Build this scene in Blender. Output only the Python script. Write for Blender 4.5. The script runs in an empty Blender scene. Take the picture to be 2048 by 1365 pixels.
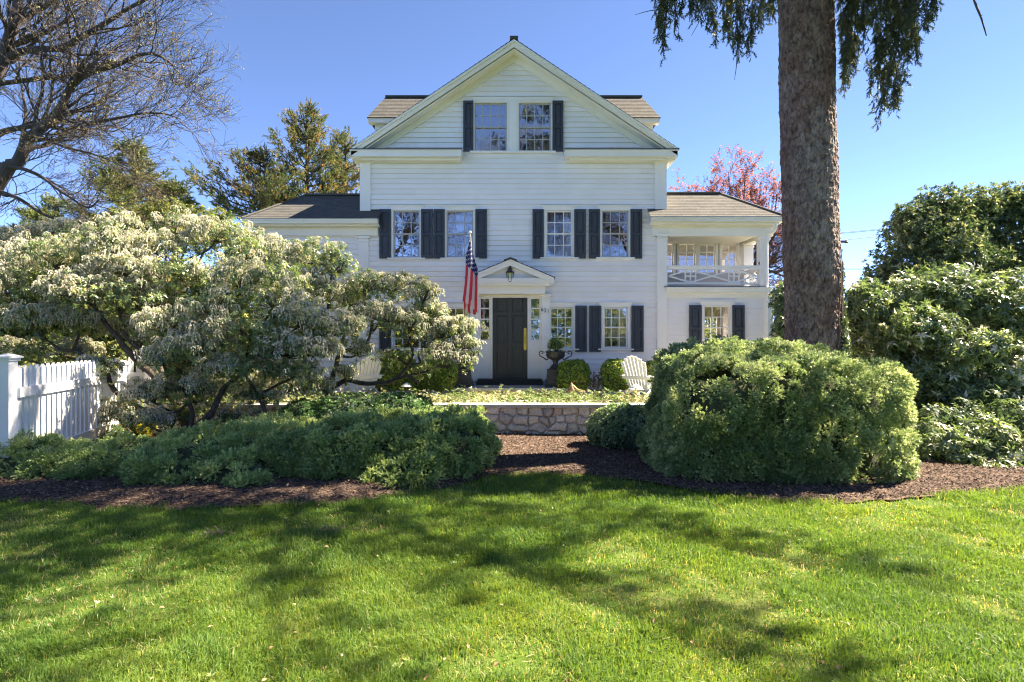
import bpy, math, random
import numpy as np
from mathutils import Vector, Matrix
R = math.radians
SC = bpy.context.scene
COL = SC.collection
F = 1120.0          # focal length in pixels of the 2048 wide photograph
EYE = 1.75

# ------------------------------------------------------------ camera, sky, sun, exposure
cam_d = bpy.data.cameras.new('camera'); cam = bpy.data.objects.new('camera', cam_d); COL.objects.link(cam)
cam.location = (0, 0, EYE); cam.rotation_euler = (R(90), 0, 0)
cam_d.sensor_width = 36; cam_d.lens = 36 * F / 2048; cam_d.clip_start = .05; cam_d.clip_end = 3000
SC.camera = cam
SUN_EL, SUN_AZ = R(47), R(73)      # azimuth from +Y towards +X
world = bpy.data.worlds.new("World"); SC.world = world; world.use_nodes = True
wn = world.node_tree; wn.nodes.clear()
sky = wn.nodes.new('ShaderNodeTexSky'); sky.sky_type = 'NISHITA'; sky.sun_disc = False
sky.sun_elevation = SUN_EL; sky.sun_rotation = SUN_AZ; sky.altitude = 2000
sky.air_density = 0.15; sky.dust_density = 0.0; sky.ozone_density = 6.0
bg = wn.nodes.new('ShaderNodeBackground'); bg.inputs['Strength'].default_value = 0.15
wo = wn.nodes.new('ShaderNodeOutputWorld')
wn.links.new(sky.outputs[0], bg.inputs[0]); wn.links.new(bg.outputs[0], wo.inputs[0])
sun_d = bpy.data.lights.new('sun', 'SUN'); sun = bpy.data.objects.new('sun', sun_d); COL.objects.link(sun)
sun_d.energy = 2.7; sun_d.angle = R(0.53); sun_d.color = (1, .93, .82)
SD = Vector((math.sin(SUN_AZ)*math.cos(SUN_EL), math.cos(SUN_AZ)*math.cos(SUN_EL), math.sin(SUN_EL)))
sun.rotation_euler = SD.to_track_quat('Z', 'Y').to_euler(); sun.location = (20, 10, 30)
SC.view_settings.view_transform = 'Standard'; SC.view_settings.look = 'None'
SC.view_settings.exposure = 3.38; SC.view_settings.use_white_balance = True; SC.view_settings.white_balance_temperature = 7900; SC.view_settings.gamma = 1
SC.cycles.max_bounces = 8; SC.cycles.diffuse_bounces = 4; SC.cycles.transparent_max_bounces = 12
SC.cycles.caustics_reflective = False; SC.cycles.caustics_refractive = False
SC.cycles.use_denoising = True; SC.cycles.pixel_filter_type = 'BLACKMAN_HARRIS'; SC.cycles.filter_width = 1.15

def W(px, py, D):     # a photograph pixel and a real distance -> a point of the place
    return np.array(((px-1024)/F*D, D, EYE+(682.5-py)/F*D))
def X(px, D=14.0): return (px-1024)/F*D
def Z(py, D=14.0): return EYE+(682.5-py)/F*D

# ------------------------------------------------------------ materials
def nt(name):
    m = bpy.data.materials.new(name); m.use_nodes = True
    t = m.node_tree; t.nodes.clear()
    out = t.nodes.new('ShaderNodeOutputMaterial')
    return m, t, out
def N_(t, kind, **kw):
    n = t.nodes.new(kind)
    for k, v in kw.items():
        if k in n.inputs.keys(): n.inputs[k].default_value = v
        else: setattr(n, k, v)
    return n
def ramp(t, src, stops):
    r = t.nodes.new('ShaderNodeValToRGB'); e = r.color_ramp.elements
    while len(e) < len(stops): e.new(.5)
    for i, (p, c) in enumerate(stops):
        e[i].position = p; e[i].color = tuple(c)+(1,)
    t.links.new(src, r.inputs[0]); return r.outputs[0]
def coord(t, scale=(1,1,1)):
    g = t.nodes.new('ShaderNodeNewGeometry'); m = t.nodes.new('ShaderNodeMapping'); m.inputs['Scale'].default_value = scale
    t.links.new(g.outputs['Position'], m.inputs[0]); return m.outputs[0]
def leaf_mat(name, stops, rough=.5, trans=.35, tcol=(1.0, 1.0, .62), spec=.5):
    m, t, out = nt(name)
    if 'leaves' in name and name not in ('ground_cover_leaves', 'dead_leaves', 'yellow_leaves', 'bronze_leaves') or 'needles' in name or 'foliage' in name: stops = [(q, tuple(min(.6, x*(2.7 if 'yew' in name else 1.35 if name[:5] in ('holly', 'rhodo', 'cedar', 'conif', 'pieri', 'ivy_l') else 1.9)) for x in c)) for q, c in stops]
    a = N_(t, 'ShaderNodeAttribute', attribute_name='v')
    c = ramp(t, a.outputs['Fac'], stops)
    p = N_(t, 'ShaderNodeBsdfPrincipled', Roughness=rough); p.inputs['Specular IOR Level'].default_value = spec
    t.links.new(c, p.inputs['Base Color'])
    tr = t.nodes.new('ShaderNodeBsdfTranslucent')
    mx = N_(t, 'ShaderNodeMix', data_type='RGBA', blend_type='MULTIPLY'); mx.inputs[0].default_value = 1
    t.links.new(c, mx.inputs[6]); mx.inputs[7].default_value = tuple(1.6*x for x in tcol)+(1,)
    t.links.new(mx.outputs[2], tr.inputs[0])
    s = N_(t, 'ShaderNodeMixShader'); s.inputs[0].default_value = trans
    t.links.new(p.outputs[0], s.inputs[1]); t.links.new(tr.outputs[0], s.inputs[2])
    t.links.new(s.outputs[0], out.inputs[0]); return m
def plain(name, col, rough=.5, var=.08, scale=3., bump=0., bscale=60., metal=0., spec=.5, stretch=(1,1,1), dirt=None):
    m, t, out = nt(name)
    p = N_(t, 'ShaderNodeBsdfPrincipled', Roughness=rough, Metallic=metal); p.inputs['Specular IOR Level'].default_value = spec
    co = coord(t, stretch)
    n = N_(t, 'ShaderNodeTexNoise', Scale=scale, Detail=6.0); t.links.new(co, n.inputs['Vector'])
    lo = [max(0, x*(1-var)) for x in col]; hi = [min(1, x*(1+var)) for x in col]
    if dirt: stops = [(.28, dirt), (.42, lo), (.7, hi)]
    else: stops = [(.3, lo), (.7, hi)]
    t.links.new(ramp(t, n.outputs[0], stops), p.inputs['Base Color'])
    if bump:
        n2 = N_(t, 'ShaderNodeTexNoise', Scale=bscale, Detail=4.0); t.links.new(co, n2.inputs['Vector'])
        b = N_(t, 'ShaderNodeBump', Strength=bump, Distance=.01); t.links.new(n2.outputs[0], b.inputs['Height'])
        t.links.new(b.outputs[0], p.inputs['Normal'])
    t.links.new(p.outputs[0], out.inputs[0]); return m
def attr_mat(name, stops, rough=.8, bump=.3, bscale=120., attr='v', spec=.3, mott=.15, mscale=20.):
    m, t, out = nt(name)
    a = N_(t, 'ShaderNodeAttribute', attribute_name=attr)
    c = ramp(t, a.outputs['Fac'], stops)
    p = N_(t, 'ShaderNodeBsdfPrincipled', Roughness=rough); p.inputs['Specular IOR Level'].default_value = spec
    co = coord(t)
    n2 = N_(t, 'ShaderNodeTexNoise', Scale=mscale, Detail=6.0); t.links.new(co, n2.inputs['Vector'])
    g = ramp(t, n2.outputs[0], [(.3, (1-mott,)*3), (.7, (1+0*mott,)*3)])
    mx = N_(t, 'ShaderNodeMix', data_type='RGBA', blend_type='MULTIPLY'); mx.inputs[0].default_value = 1
    t.links.new(c, mx.inputs[6]); t.links.new(g, mx.inputs[7]); t.links.new(mx.outputs[2], p.inputs['Base Color'])
    n = N_(t, 'ShaderNodeTexNoise', Scale=bscale, Detail=5.0); t.links.new(co, n.inputs['Vector'])
    b = N_(t, 'ShaderNodeBump', Strength=bump, Distance=.01); t.links.new(n.outputs[0], b.inputs['Height'])
    t.links.new(b.outputs[0], p.inputs['Normal']); t.links.new(p.outputs[0], out.inputs[0]); return m

M = {}
M['siding'] = None
M['trim'] = plain('white_trim_paint', (.83, .81, .79), .4, .03, 2.0, .05, 50, spec=.35)
M['cream'] = plain('cream_trim_paint', (.81, .785, .725), .45, .04, 2.0, .05, 50, spec=.3)
M['fence'] = plain('fence_paint', (.82, .82, .84), .4, .04, 3.0)
M['shutter'] = plain('slate_blue_paint', (.048, .058, .078), .5, .15, 4.0, .1, 70, spec=.3)
M['door'] = plain('charcoal_door_paint', (.050, .051, .049), .38, .12, 5., .05, 40, spec=.4)
M['sash'] = plain('grey_sash_paint', (.42, .42, .42), .45, .05)
M['sashw'] = plain('white_sash_paint', (.78, .78, .77), .45, .04)
M['iron'] = plain('cast_iron', (.035, .036, .038), .5, .25, 12., .3, 60, spec=.5)
M['brass'] = plain('brass', (.80, .52, .14), .28, .06, 9., metal=1.)
M['black'] = plain('black_rubber', (.012, .012, .012), .55, .2)
M['gutter'] = plain('cream_gutter', (.76, .73, .64), .4, .03)
M['lamp'] = plain('white_enamel', (.80, .79, .77), .35, .03)
M['chair'] = plain('white_chair_paint', (.84, .84, .83), .45, .03)
M['slab'] = plain('bluestone', (.33, .33, .31), .75, .18, 6., .4, 60)
M['cap'] = plain('wall_cap_bluestone', (.40, .39, .35), .75, .2, 5., .4, 60)
M['brick'] = plain('step_stone', (.28, .20, .15), .85, .3, 14., .6, 40)
M['terrace'] = plain('terrace_gravel', (.55, .51, .45), .95, .4, 9., .8, 50)
M['room'] = plain('room_plaster', (.50, .44, .34), .8, .06)
M['roomd'] = plain('room_dark', (.16, .14, .12), .8, .1)
M['curtain'] = plain('linen_curtain', (.66, .60, .48), .8, .08, 3)
M['lace'] = plain('lace_curtain', (.75, .76, .78), .8, .05)
M['wood_pole'] = plain('white_pole_paint', (.75, .75, .73), .4, .04)
M['utility'] = plain('weathered_timber', (.13, .10, .08), .9, .3, 8., .5, 30, stretch=(1, 1, .1))
M['wire'] = plain('cable_black', (.02, .02, .022), .6, .1)
M['terracotta'] = plain('brown_weathered_stone', (.34, .22, .13), .85, .35, 16., .6, 50)
M['bark'] = plain('shrub_bark', (.070, .055, .045), .9, .5, 14., 1., 60, stretch=(1, 1, .5))
M['barkr'] = plain('tree_bark', (.060, .047, .044), .9, .4, 5., 1., 40, stretch=(1, 1, .35))
M['barkt'] = plain('pale_twig_bark', (.24, .18, .14), .9, .3, 5.)
M['core'] = plain('light_block_core', (.055, .068, .032), 1., .5, 25., 1., 40)  # dark tone for the solid cores added inside shrubs to block light
M['siding'] = attr_mat('white_siding_paint', [(0, (.855, .825, .825)), (.5, (.885, .86, .86)), (1, (.91, .885, .885))], .5, .15, 60, mott=.06, mscale=2.2, spec=.35)
M['porch'] = plain('porch_shade_grey', (.50, .50, .52), .5, .04)  # siding greyed to paint in the shade behind the railing
M['deck'] = plain('porch_deck', (.16, .16, .165), .6, .1)
M['shingle'] = attr_mat('asphalt_shingle', [(0, (.078, .079, .078)), (.35, (.088, .087, .086)), (.7, (.096, .095, .092)), (1, (.108, .106, .101))], .92, .5, 260)
M['stone'] = None
M['yew'] = leaf_mat('yew_needles', [(0, (.042, .075, .030)), (.5, (.108, .145, .054)), (.85, (.17, .21, .075)), (1, (.27, .29, .13))], .36, .30, (1, 1, .7), spec=.9)
M['yew2'] = leaf_mat('clipped_yew_needles', [(0, (.042, .070, .034)), (.5, (.100, .132, .058)), (.85, (.165, .195, .09)), (1, (.26, .27, .16))], .34, .28, (1, 1, .75), spec=1.)
M['euon'] = leaf_mat('small_bush_leaves', [(0, (.05, .10, .06)), (.5, (.10, .16, .085)), (1, (.30, .36, .20))], .4, .3, spec=.55)
M['box'] = leaf_mat('boxwood_leaves', [(0, (.05, .10, .02)), (.5, (.11, .17, .035)), (.85, (.19, .26, .05)), (1, (.34, .26, .09))], .4, .35, spec=.5)
M['azalea'] = leaf_mat('azalea_leaves', [(0, (.030, .075, .030)), (.5, (.055, .12, .04)), (.85, (.12, .18, .07)), (.9, (.55, .45, .36)), (1, (.68, .58, .46))], .4, .3)
M['redtwig'] = leaf_mat('bronze_leaves', [(0, (.10, .09, .06)), (.5, (.20, .15, .11)), (1, (.36, .20, .12))], .6, .3)
M['pieris'] = leaf_mat('pieris_leaves', [(0, (.045, .080, .040)), (.5, (.095, .14, .06)), (.9, (.18, .23, .08)), (1, (.30, .25, .10))], .38, .35, spec=.55)
M['blossom'] = leaf_mat('cream_blossom', [(0, (.35, .35, .31)), (.5, (.54, .53, .47)), (1, (.75, .72, .66))], .7, .35, (1, .97, .8), .2)
M['rhodo'] = leaf_mat('rhododendron_leaves', [(0, (.050, .085, .045)), (.5, (.10, .145, .065)), (.85, (.17, .22, .09)), (.93, (.45, .48, .30)), (1, (.60, .60, .45))], .33, .30, spec=.6)
M['holly'] = leaf_mat('holly_leaves', [(0, (.022, .045, .024)), (.5, (.048, .08, .035)), (.85, (.10, .13, .06)), (1, (.28, .28, .18))], .38, .28, spec=.6)
M['ivy'] = leaf_mat('ivy_leaves', [(0, (.03, .05, .03)), (.6, (.06, .09, .045)), (1, (.18, .22, .12))], .35, .2, spec=.6)
M['cover'] = leaf_mat('ground_cover_leaves', [(0, (.08, .14, .05)), (.5, (.15, .22, .08)), (.72, (.30, .34, .19)), (.84, (.26, .18, .13)), (1, (.58, .54, .46))], .4, .35)
M['spruce'] = leaf_mat('spruce_needles', [(0, (.022, .032, .018)), (.5, (.040, .052, .026)), (1, (.10, .10, .045))], .5, .25)
M['cedar'] = leaf_mat('cedar_foliage', [(0, (.045, .075, .035)), (.5, (.085, .10, .04)), (.8, (.16, .12, .05)), (1, (.30, .18, .07))], .6, .3)
M['conifer'] = leaf_mat('conifer_foliage', [(0, (.045, .075, .03)), (.5, (.095, .125, .04)), (1, (.22, .21, .06))], .6, .3)
M['buds'] = leaf_mat('tree_buds', [(0, (.14, .12, .07)), (.5, (.20, .19, .10)), (1, (.30, .28, .16))], .6, .4)
M['maple'] = leaf_mat('red_maple_buds', [(0, (.18, .085, .075)), (.5, (.30, .13, .115)), (1, (.38, .24, .20))], .6, .45, (1, .7, .6))
M['forsy'] = leaf_mat('yellow_leaves', [(0, (.35, .33, .04)), (.5, (.55, .50, .05)), (1, (.70, .62, .08))], .5, .4)
M['deadleaf'] = leaf_mat('dead_leaves', [(0, (.20, .12, .06)), (.5, (.35, .22, .12)), (1, (.55, .40, .25))], .8, .2)
M['straw'] = leaf_mat('dry_straw', [(0, (.40, .34, .20)), (1, (.60, .52, .34))], .8, .2)
M['petal'] = leaf_mat('white_petals', [(0, (.70, .70, .68)), (1, (.85, .85, .85))], .6, .3, (1, 1, 1))
def grass_mat():
    m, t, out = nt('grass_blades')
    a = N_(t, 'ShaderNodeAttribute', attribute_name='v')
    c = ramp(t, a.outputs['Fac'], [(0, (.062, .145, .042)), (.45, (.115, .215, .050)), (.75, (.19, .275, .062)), (.86, (.28, .31, .08)), (.93, (.42, .36, .20)), (1, (.50, .44, .28))])
    p = N_(t, 'ShaderNodeBsdfPrincipled', Roughness=.5); p.inputs['Specular IOR Level'].default_value = .3
    t.links.new(c, p.inputs['Base Color'])
    tr = t.nodes.new('ShaderNodeBsdfTranslucent')
    mx = N_(t, 'ShaderNodeMix', data_type='RGBA', blend_type='MULTIPLY'); mx.inputs[0].default_value = 1
    t.links.new(c, mx.inputs[6]); mx.inputs[7].default_value = (1.7, 1.5, .7, 1)
    t.links.new(mx.outputs[2], tr.inputs[0])
    s = N_(t, 'ShaderNodeMixShader'); s.inputs[0].default_value = .45
    t.links.new(p.outputs[0], s.inputs[1]); t.links.new(tr.outputs[0], s.inputs[2]); t.links.new(s.outputs[0], out.inputs[0]); return m
M['grass'] = grass_mat()
def lawn_mat():
    m, t, out = nt('lawn_soil_and_thatch')
    p = N_(t, 'ShaderNodeBsdfPrincipled', Roughness=.9); p.inputs['Specular IOR Level'].default_value = .1
    co = coord(t)
    n = N_(t, 'ShaderNodeTexNoise', Scale=1.1, Detail=8.0, Roughness=.6); t.links.new(co, n.inputs['Vector'])
    n2 = N_(t, 'ShaderNodeTexNoise', Scale=90., Detail=6.0); t.links.new(co, n2.inputs['Vector'])
    c1 = ramp(t, n.outputs[0], [(.3, (.05, .10, .018)), (.5, (.08, .14, .025)), (.62, (.13, .15, .05)), (.75, (.07, .13, .025))])
    c2 = ramp(t, n2.outputs[0], [(.3, (.55, .55, .5)), (.7, (1.0, 1.0, 1.0))])
    mx = N_(t, 'ShaderNodeMix', data_type='RGBA', blend_type='MULTIPLY'); mx.inputs[0].default_value = 1
    t.links.new(c1, mx.inputs[6]); t.links.new(c2, mx.inputs[7]); t.links.new(mx.outputs[2], p.inputs['Base Color'])
    t.links.new(p.outputs[0], out.inputs[0]); return m
M['lawn'] = lawn_mat()
M['mulch'] = attr_mat('bark_mulch', [(0, (.045, .031, .026)), (.5, (.12, .082, .066)), (.85, (.22, .155, .125)), (1, (.40, .31, .25))], .9, .9, 120, mott=.4, mscale=40, spec=.15)
def stone_mat():
    m, t, out = nt('fieldstone')
    a = N_(t, 'ShaderNodeAttribute', attribute_name='v'); b_ = N_(t, 'ShaderNodeAttribute', attribute_name='m')
    c = ramp(t, a.outputs['Fac'], [(0, (.42, .43, .42)), (.2, (.80, .78, .73)), (.4, (.52, .53, .52)), (.55, (.84, .80, .72)), (.7, (.68, .56, .43)), (.85, (.62, .64, .64)), (1, (.90, .89, .86))])
    co = coord(t)
    n = N_(t, 'ShaderNodeTexNoise', Scale=14., Detail=9.0, Roughness=.65, Distortion=1.0); t.links.new(co, n.inputs['Vector'])
    g = ramp(t, n.outputs[0], [(.3, (.45, .42, .40)), (.5, (.85, .82, .78)), (.72, (1.0, .98, .93))])
    mx = N_(t, 'ShaderNodeMix', data_type='RGBA', blend_type='MULTIPLY'); mx.inputs[0].default_value = .9
    t.links.new(c, mx.inputs[6]); t.links.new(g, mx.inputs[7])
    m2 = N_(t, 'ShaderNodeMix', data_type='RGBA'); t.links.new(b_.outputs['Fac'], m2.inputs[0])
    t.links.new(mx.outputs[2], m2.inputs[6]); m2.inputs[7].default_value = (.34, .33, .31, 1)
    p = N_(t, 'ShaderNodeBsdfPrincipled', Roughness=.85); p.inputs['Specular IOR Level'].default_value = .25
    t.links.new(m2.outputs[2], p.inputs['Base Color'])
    nb = N_(t, 'ShaderNodeTexNoise', Scale=45., Detail=8.0); t.links.new(co, nb.inputs['Vector'])
    b = N_(t, 'ShaderNodeBump', Strength=.7, Distance=.012); t.links.new(nb.outputs[0], b.inputs['Height']); t.links.new(b.outputs[0], p.inputs['Normal'])
    t.links.new(p.outputs[0], out.inputs[0]); return m
M['stone'] = stone_mat()
def spruce_bark():
    m, t, out = nt('spruce_bark')
    co = coord(t, (1, 1, .55))
    v = N_(t, 'ShaderNodeTexVoronoi', Scale=26.); n = N_(t, 'ShaderNodeTexNoise', Scale=9., Detail=9., Roughness=.65)
    n3 = N_(t, 'ShaderNodeTexNoise', Scale=1.6, Detail=3.)
    d = N_(t, 'ShaderNodeTexNoise', Scale=22., Detail=4.)
    ad = N_(t, 'ShaderNodeVectorMath', operation='MULTIPLY_ADD'); ad.inputs[1].default_value = (.09, .09, .09)
    t.links.new(co, d.inputs['Vector']); t.links.new(d.outputs['Color'], ad.inputs[0]); t.links.new(co, ad.inputs[2]); t.links.new(ad.outputs[0], v.inputs['Vector'])
    t.links.new(co, n.inputs['Vector']); t.links.new(co, n3.inputs['Vector'])
    c = ramp(t, n.outputs[0], [(.30, (.14, .105, .095)), (.5, (.29, .235, .22)), (.7, (.46, .39, .37))])
    c3 = ramp(t, n3.outputs[0], [(.35, (.82, .64, .60)), (.6, (1, .97, .95))])
    c2 = ramp(t, v.outputs['Distance'], [(.0, (1, 1, 1)), (.5, (.85, .82, .80)), (.8, (.42, .38, .38))])
    mx = N_(t, 'ShaderNodeMix', data_type='RGBA', blend_type='MULTIPLY'); mx.inputs[0].default_value = 1
    my = N_(t, 'ShaderNodeMix', data_type='RGBA', blend_type='MULTIPLY'); my.inputs[0].default_value = 1
    t.links.new(c, mx.inputs[6]); t.links.new(c2, mx.inputs[7]); t.links.new(mx.outputs[2], my.inputs[6]); t.links.new(c3, my.inputs[7])
    p = N_(t, 'ShaderNodeBsdfPrincipled', Roughness=.9); p.inputs['Specular IOR Level'].default_value = .2
    t.links.new(my.outputs[2], p.inputs['Base Color'])
    b = N_(t, 'ShaderNodeBump', Strength=1., Distance=.03, invert=True); t.links.new(v.outputs['Distance'], b.inputs['Height'])
    b2 = N_(t, 'ShaderNodeBump', Strength=.8, Distance=.012); t.links.new(n.outputs[0], b2.inputs['Height']); t.links.new(b.outputs[0], b2.inputs['Normal'])
    t.links.new(b2.outputs[0], p.inputs['Normal']); t.links.new(p.outputs[0], out.inputs[0]); return m
M['sbark'] = spruce_bark()
def glass_mat(name, fac, tint=(1, 1, 1)):
    m, t, out = nt(name)
    tr = t.nodes.new('ShaderNodeBsdfTransparent'); tr.inputs[0].default_value = tuple(tint)+(1,)
    g = N_(t, 'ShaderNodeBsdfGlossy', Roughness=.012); g.inputs[0].default_value = (.95, .97, 1, 1)
    n = N_(t, 'ShaderNodeTexNoise', Scale=3.5, Detail=2.); t.links.new(coord(t), n.inputs['Vector'])
    b = N_(t, 'ShaderNodeBump', Strength=.15, Distance=.02); t.links.new(n.outputs[0], b.inputs['Height']); t.links.new(b.outputs[0], g.inputs['Normal'])
    s = N_(t, 'ShaderNodeMixShader'); s.inputs[0].default_value = fac
    t.links.new(tr.outputs[0], s.inputs[1]); t.links.new(g.outputs[0], s.inputs[2]); t.links.new(s.outputs[0], out.inputs[0]); return m
M['glass'] = glass_mat('window_glass', .32, (.85, .85, .85)); M['glass2'] = glass_mat('clear_window_glass', .16)
M['screen'] = glass_mat('screened_window_glass', .30, (.55, .6, .7))
def flag_mat():
    m, t, out = nt('flag_cloth')
    uv = t.nodes.new('ShaderNodeUVMap'); sp = t.nodes.new('ShaderNodeSeparateXYZ'); t.links.new(uv.outputs[0], sp.inputs[0])
    def mt(op, a, b=None, c=None):
        n = t.nodes.new('ShaderNodeMath'); n.operation = op
        for i, q in enumerate((a, b, c)):
            if q is None: continue
            if isinstance(q, (int, float)): n.inputs[i].default_value = q
            else: t.links.new(q, n.inputs[i])
        return n.outputs[0]
    u, v = sp.outputs[0], sp.outputs[1]
    st = mt('LESS_THAN', mt('MODULO', mt('MULTIPLY', u, 13), 2), 1)     # 1 = red
    can = mt('MULTIPLY', mt('LESS_THAN', u, 7/13), mt('LESS_THAN', v, .4))
    su = mt('MULTIPLY', u, 13/7*9); sv = mt('MULTIPLY', v, 11/.4)
    par = mt('MODULO', mt('ADD', mt('FLOOR', su), mt('FLOOR', sv)), 2)
    du = mt('SUBTRACT', mt('FRACT', su), .5); dv = mt('SUBTRACT', mt('FRACT', sv), .5)
    rad = mt('SQRT', mt('ADD', mt('MULTIPLY', du, du), mt('MULTIPLY', dv, dv)))
    star = mt('MULTIPLY', mt('LESS_THAN', rad, .34), mt('LESS_THAN', par, .5))
    a = N_(t, 'ShaderNodeMix', data_type='RGBA'); t.links.new(st, a.inputs[0]); a.inputs[6].default_value = (.88, .86, .86, 1); a.inputs[7].default_value = (.80, .06, .09, 1)
    b = N_(t, 'ShaderNodeMix', data_type='RGBA'); t.links.new(star, b.inputs[0]); b.inputs[6].default_value = (.035, .045, .16, 1); b.inputs[7].default_value = (.80, .80, .82, 1)
    c = N_(t, 'ShaderNodeMix', data_type='RGBA'); t.links.new(can, c.inputs[0]); t.links.new(a.outputs[2], c.inputs[6]); t.links.new(b.outputs[2], c.inputs[7])
    p = N_(t, 'ShaderNodeBsdfPrincipled', Roughness=.7); t.links.new(c.outputs[2], p.inputs['Base Color'])
    tr = t.nodes.new('ShaderNodeBsdfTranslucent'); t.links.new(c.outputs[2], tr.inputs[0])
    s = N_(t, 'ShaderNodeMixShader'); s.inputs[0].default_value = .5
    t.links.new(p.outputs[0], s.inputs[1]); t.links.new(tr.outputs[0], s.inputs[2]); t.links.new(s.outputs[0], out.inputs[0]); return m
M['flag'] = flag_mat()

# ------------------------------------------------------------ objects and meshes
def tag(o, label=None, cat=None, group=None, kind=None):
    if label: o['label'] = label
    if cat: o['category'] = cat
    if group: o['group'] = group
    if kind: o['kind'] = kind
    return o
def empty(name, loc, label=None, cat=None, group=None):
    o = bpy.data.objects.new(name, None); COL.objects.link(o); o.location = [float(q) for q in loc]; o.empty_display_size = .2
    return tag(o, label, cat, group)
def link(name, me, parent=None):
    o = bpy.data.objects.new(name, me); COL.objects.link(o)
    if parent is not None:
        o.parent = parent
        if parent.parent is None: o.matrix_parent_inverse = Matrix.Translation(-parent.location)
    return o
def cpy(o, parent):      # a copy of one part under the copied thing
    c = o.copy(); COL.objects.link(c); inv = o.matrix_parent_inverse.copy(); c.parent = parent; c.matrix_parent_inverse = inv; return c
class MB:      # collects shapes, build() links them as ONE mesh in world coordinates
    def __init__(s): s.V = []; s.Q = []; s.T = []; s.n = 0; s.vq = []; s.vt = []; s.mq = []
    def add(s, V, Q=None, T=None, v=.5):
        V = np.asarray(V, float).reshape(-1, 3)
        if Q is not None and len(Q):
            Q = np.asarray(Q, int).reshape(-1, 4); s.Q.append(Q+s.n); s.vq.append(np.broadcast_to(np.asarray(v, float), (len(Q),)))
        if T is not None and len(T):
            T = np.asarray(T, int).reshape(-1, 3); s.T.append(T+s.n); s.vt.append(np.broadcast_to(np.asarray(v if Q is None else .5, float), (len(T),)))
        s.V.append(V); s.n += len(V); return s
    def box(s, x0, x1, y0, y1, z0, z1, v=.5, M4=None):
        V = np.array([(x, y, z) for z in (z0, z1) for y in (y0, y1) for x in (x0, x1)], float)
        if M4 is not None: V = V @ np.array(M4)[:3, :3].T + np.array(M4)[:3, 3]
        return s.add(V, [(0, 2, 3, 1), (4, 5, 7, 6), (0, 1, 5, 4), (2, 6, 7, 3), (0, 4, 6, 2), (1, 3, 7, 5)], v=v)
    def prism(s, poly, y0, y1, v=.5):     # poly = (x,z) outline swept along y
        n = len(poly); V = [(x, y0, z) for x, z in poly]+[(x, y1, z) for x, z in poly]
        Q = [(i, (i+1) % n, n+(i+1) % n, n+i) for i in range(n)]
        T = [(0, i+1, i) for i in range(1, n-1)]+[(n, n+i, n+i+1) for i in range(1, n-1)]
        s.add(V, Q, T, v); return s
    def tube(s, P, r, k=6, v=.5, cap=True):
        P = np.asarray(P, float); n = len(P); r = np.broadcast_to(np.asarray(r, float), (n,))
        T = np.gradient(P, axis=0); T /= np.linalg.norm(T, axis=1)[:, None]+1e-9
        ref = np.array((0, 0, 1.)) if abs(T[:, 2]).mean() < .8 else np.array((1., 0, 0))
        A = np.cross(T, ref); A /= np.linalg.norm(A, axis=1)[:, None]+1e-9; B = np.cross(T, A)
        a = np.arange(k)*2*np.pi/k
        V = P[:, None]+r[:, None, None]*(np.cos(a)[None, :, None]*A[:, None]+np.sin(a)[None, :, None]*B[:, None])
        i = np.arange(n-1)[:, None]*k; j = np.arange(k)[None]; j2 = (j+1) % k
        Q = np.stack([i+j, i+j2, i+k+j2, i+k+j], -1).reshape(-1, 4)
        V = V.reshape(-1, 3); Tr = None
        if cap:
            V = np.vstack([V, P[0], P[-1]]); c0, c1 = n*k, n*k+1
            Tr = [(c0, (q+1) % k, q) for q in range(k)]+[(c1, (n-1)*k+q, (n-1)*k+(q+1) % k) for q in range(k)]
        return s.add(V, Q, Tr, v)
    def lathe(s, prof, c, k=20, v=.5, sq=False):
        c = np.asarray(c, float); k = 4 if sq else k
        a = np.arange(k)*2*np.pi/k+(np.pi/4 if sq else 0); f = math.sqrt(2) if sq else 1
        V = np.array([[(r*f*math.cos(q), r*f*math.sin(q), z) for q in a] for r, z in prof]).reshape(-1, 3)+c
        n = len(prof); i = np.arange(n-1)[:, None]*k; j = np.arange(k)[None]
        Q = np.stack([i+j, i+(j+1) % k, i+k+(j+1) % k, i+k+j], -1).reshape(-1, 4)
        V = np.vstack([V, c+(0, 0, prof[0][1]), c+(0, 0, prof[-1][1])])
        T = [(n*k, (q+1) % k, q) for q in range(k)]+[(n*k+1, (n-1)*k+q, (n-1)*k+(q+1) % k) for q in range(k)]
        return s.add(V, Q, T, v)
    def mesh(s, name, mat, smooth=False, uv=None):
        V = np.vstack(s.V); me = bpy.data.meshes.new(name)
        Q = np.vstack(s.Q) if s.Q else np.zeros((0, 4), int); T = np.vstack(s.T) if s.T else np.zeros((0, 3), int)
        nq, ntr = len(Q), len(T)
        me.vertices.add(len(V)); me.vertices.foreach_set('co', V.astype(np.float32).ravel())
        me.loops.add(nq*4+ntr*3); me.loops.foreach_set('vertex_index', np.concatenate([Q.ravel(), T.ravel()]).astype(np.int32))
        me.polygons.add(nq+ntr)
        me.polygons.foreach_set('loop_start', np.concatenate([np.arange(nq)*4, nq*4+np.arange(ntr)*3]).astype(np.int32))
        me.update(calc_edges=True)
        me.polygons.foreach_set('use_smooth', np.full(nq+ntr, bool(smooth)))
        vv = np.concatenate([*(s.vq or [np.zeros(0)]), *(s.vt or [np.zeros(0)])]).astype(np.float32)
        at = me.attributes.new('v', 'FLOAT', 'FACE'); at.data.foreach_set('value', vv)
        if s.mq:
            at = me.attributes.new('m', 'FLOAT', 'FACE'); at.data.foreach_set('value', np.concatenate(s.mq).astype(np.float32))
        me.materials.append(mat); return me
    def build(s, name, mat, parent=None, smooth=False):
        return link(name, s.mesh(name, mat, smooth), parent)

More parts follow.
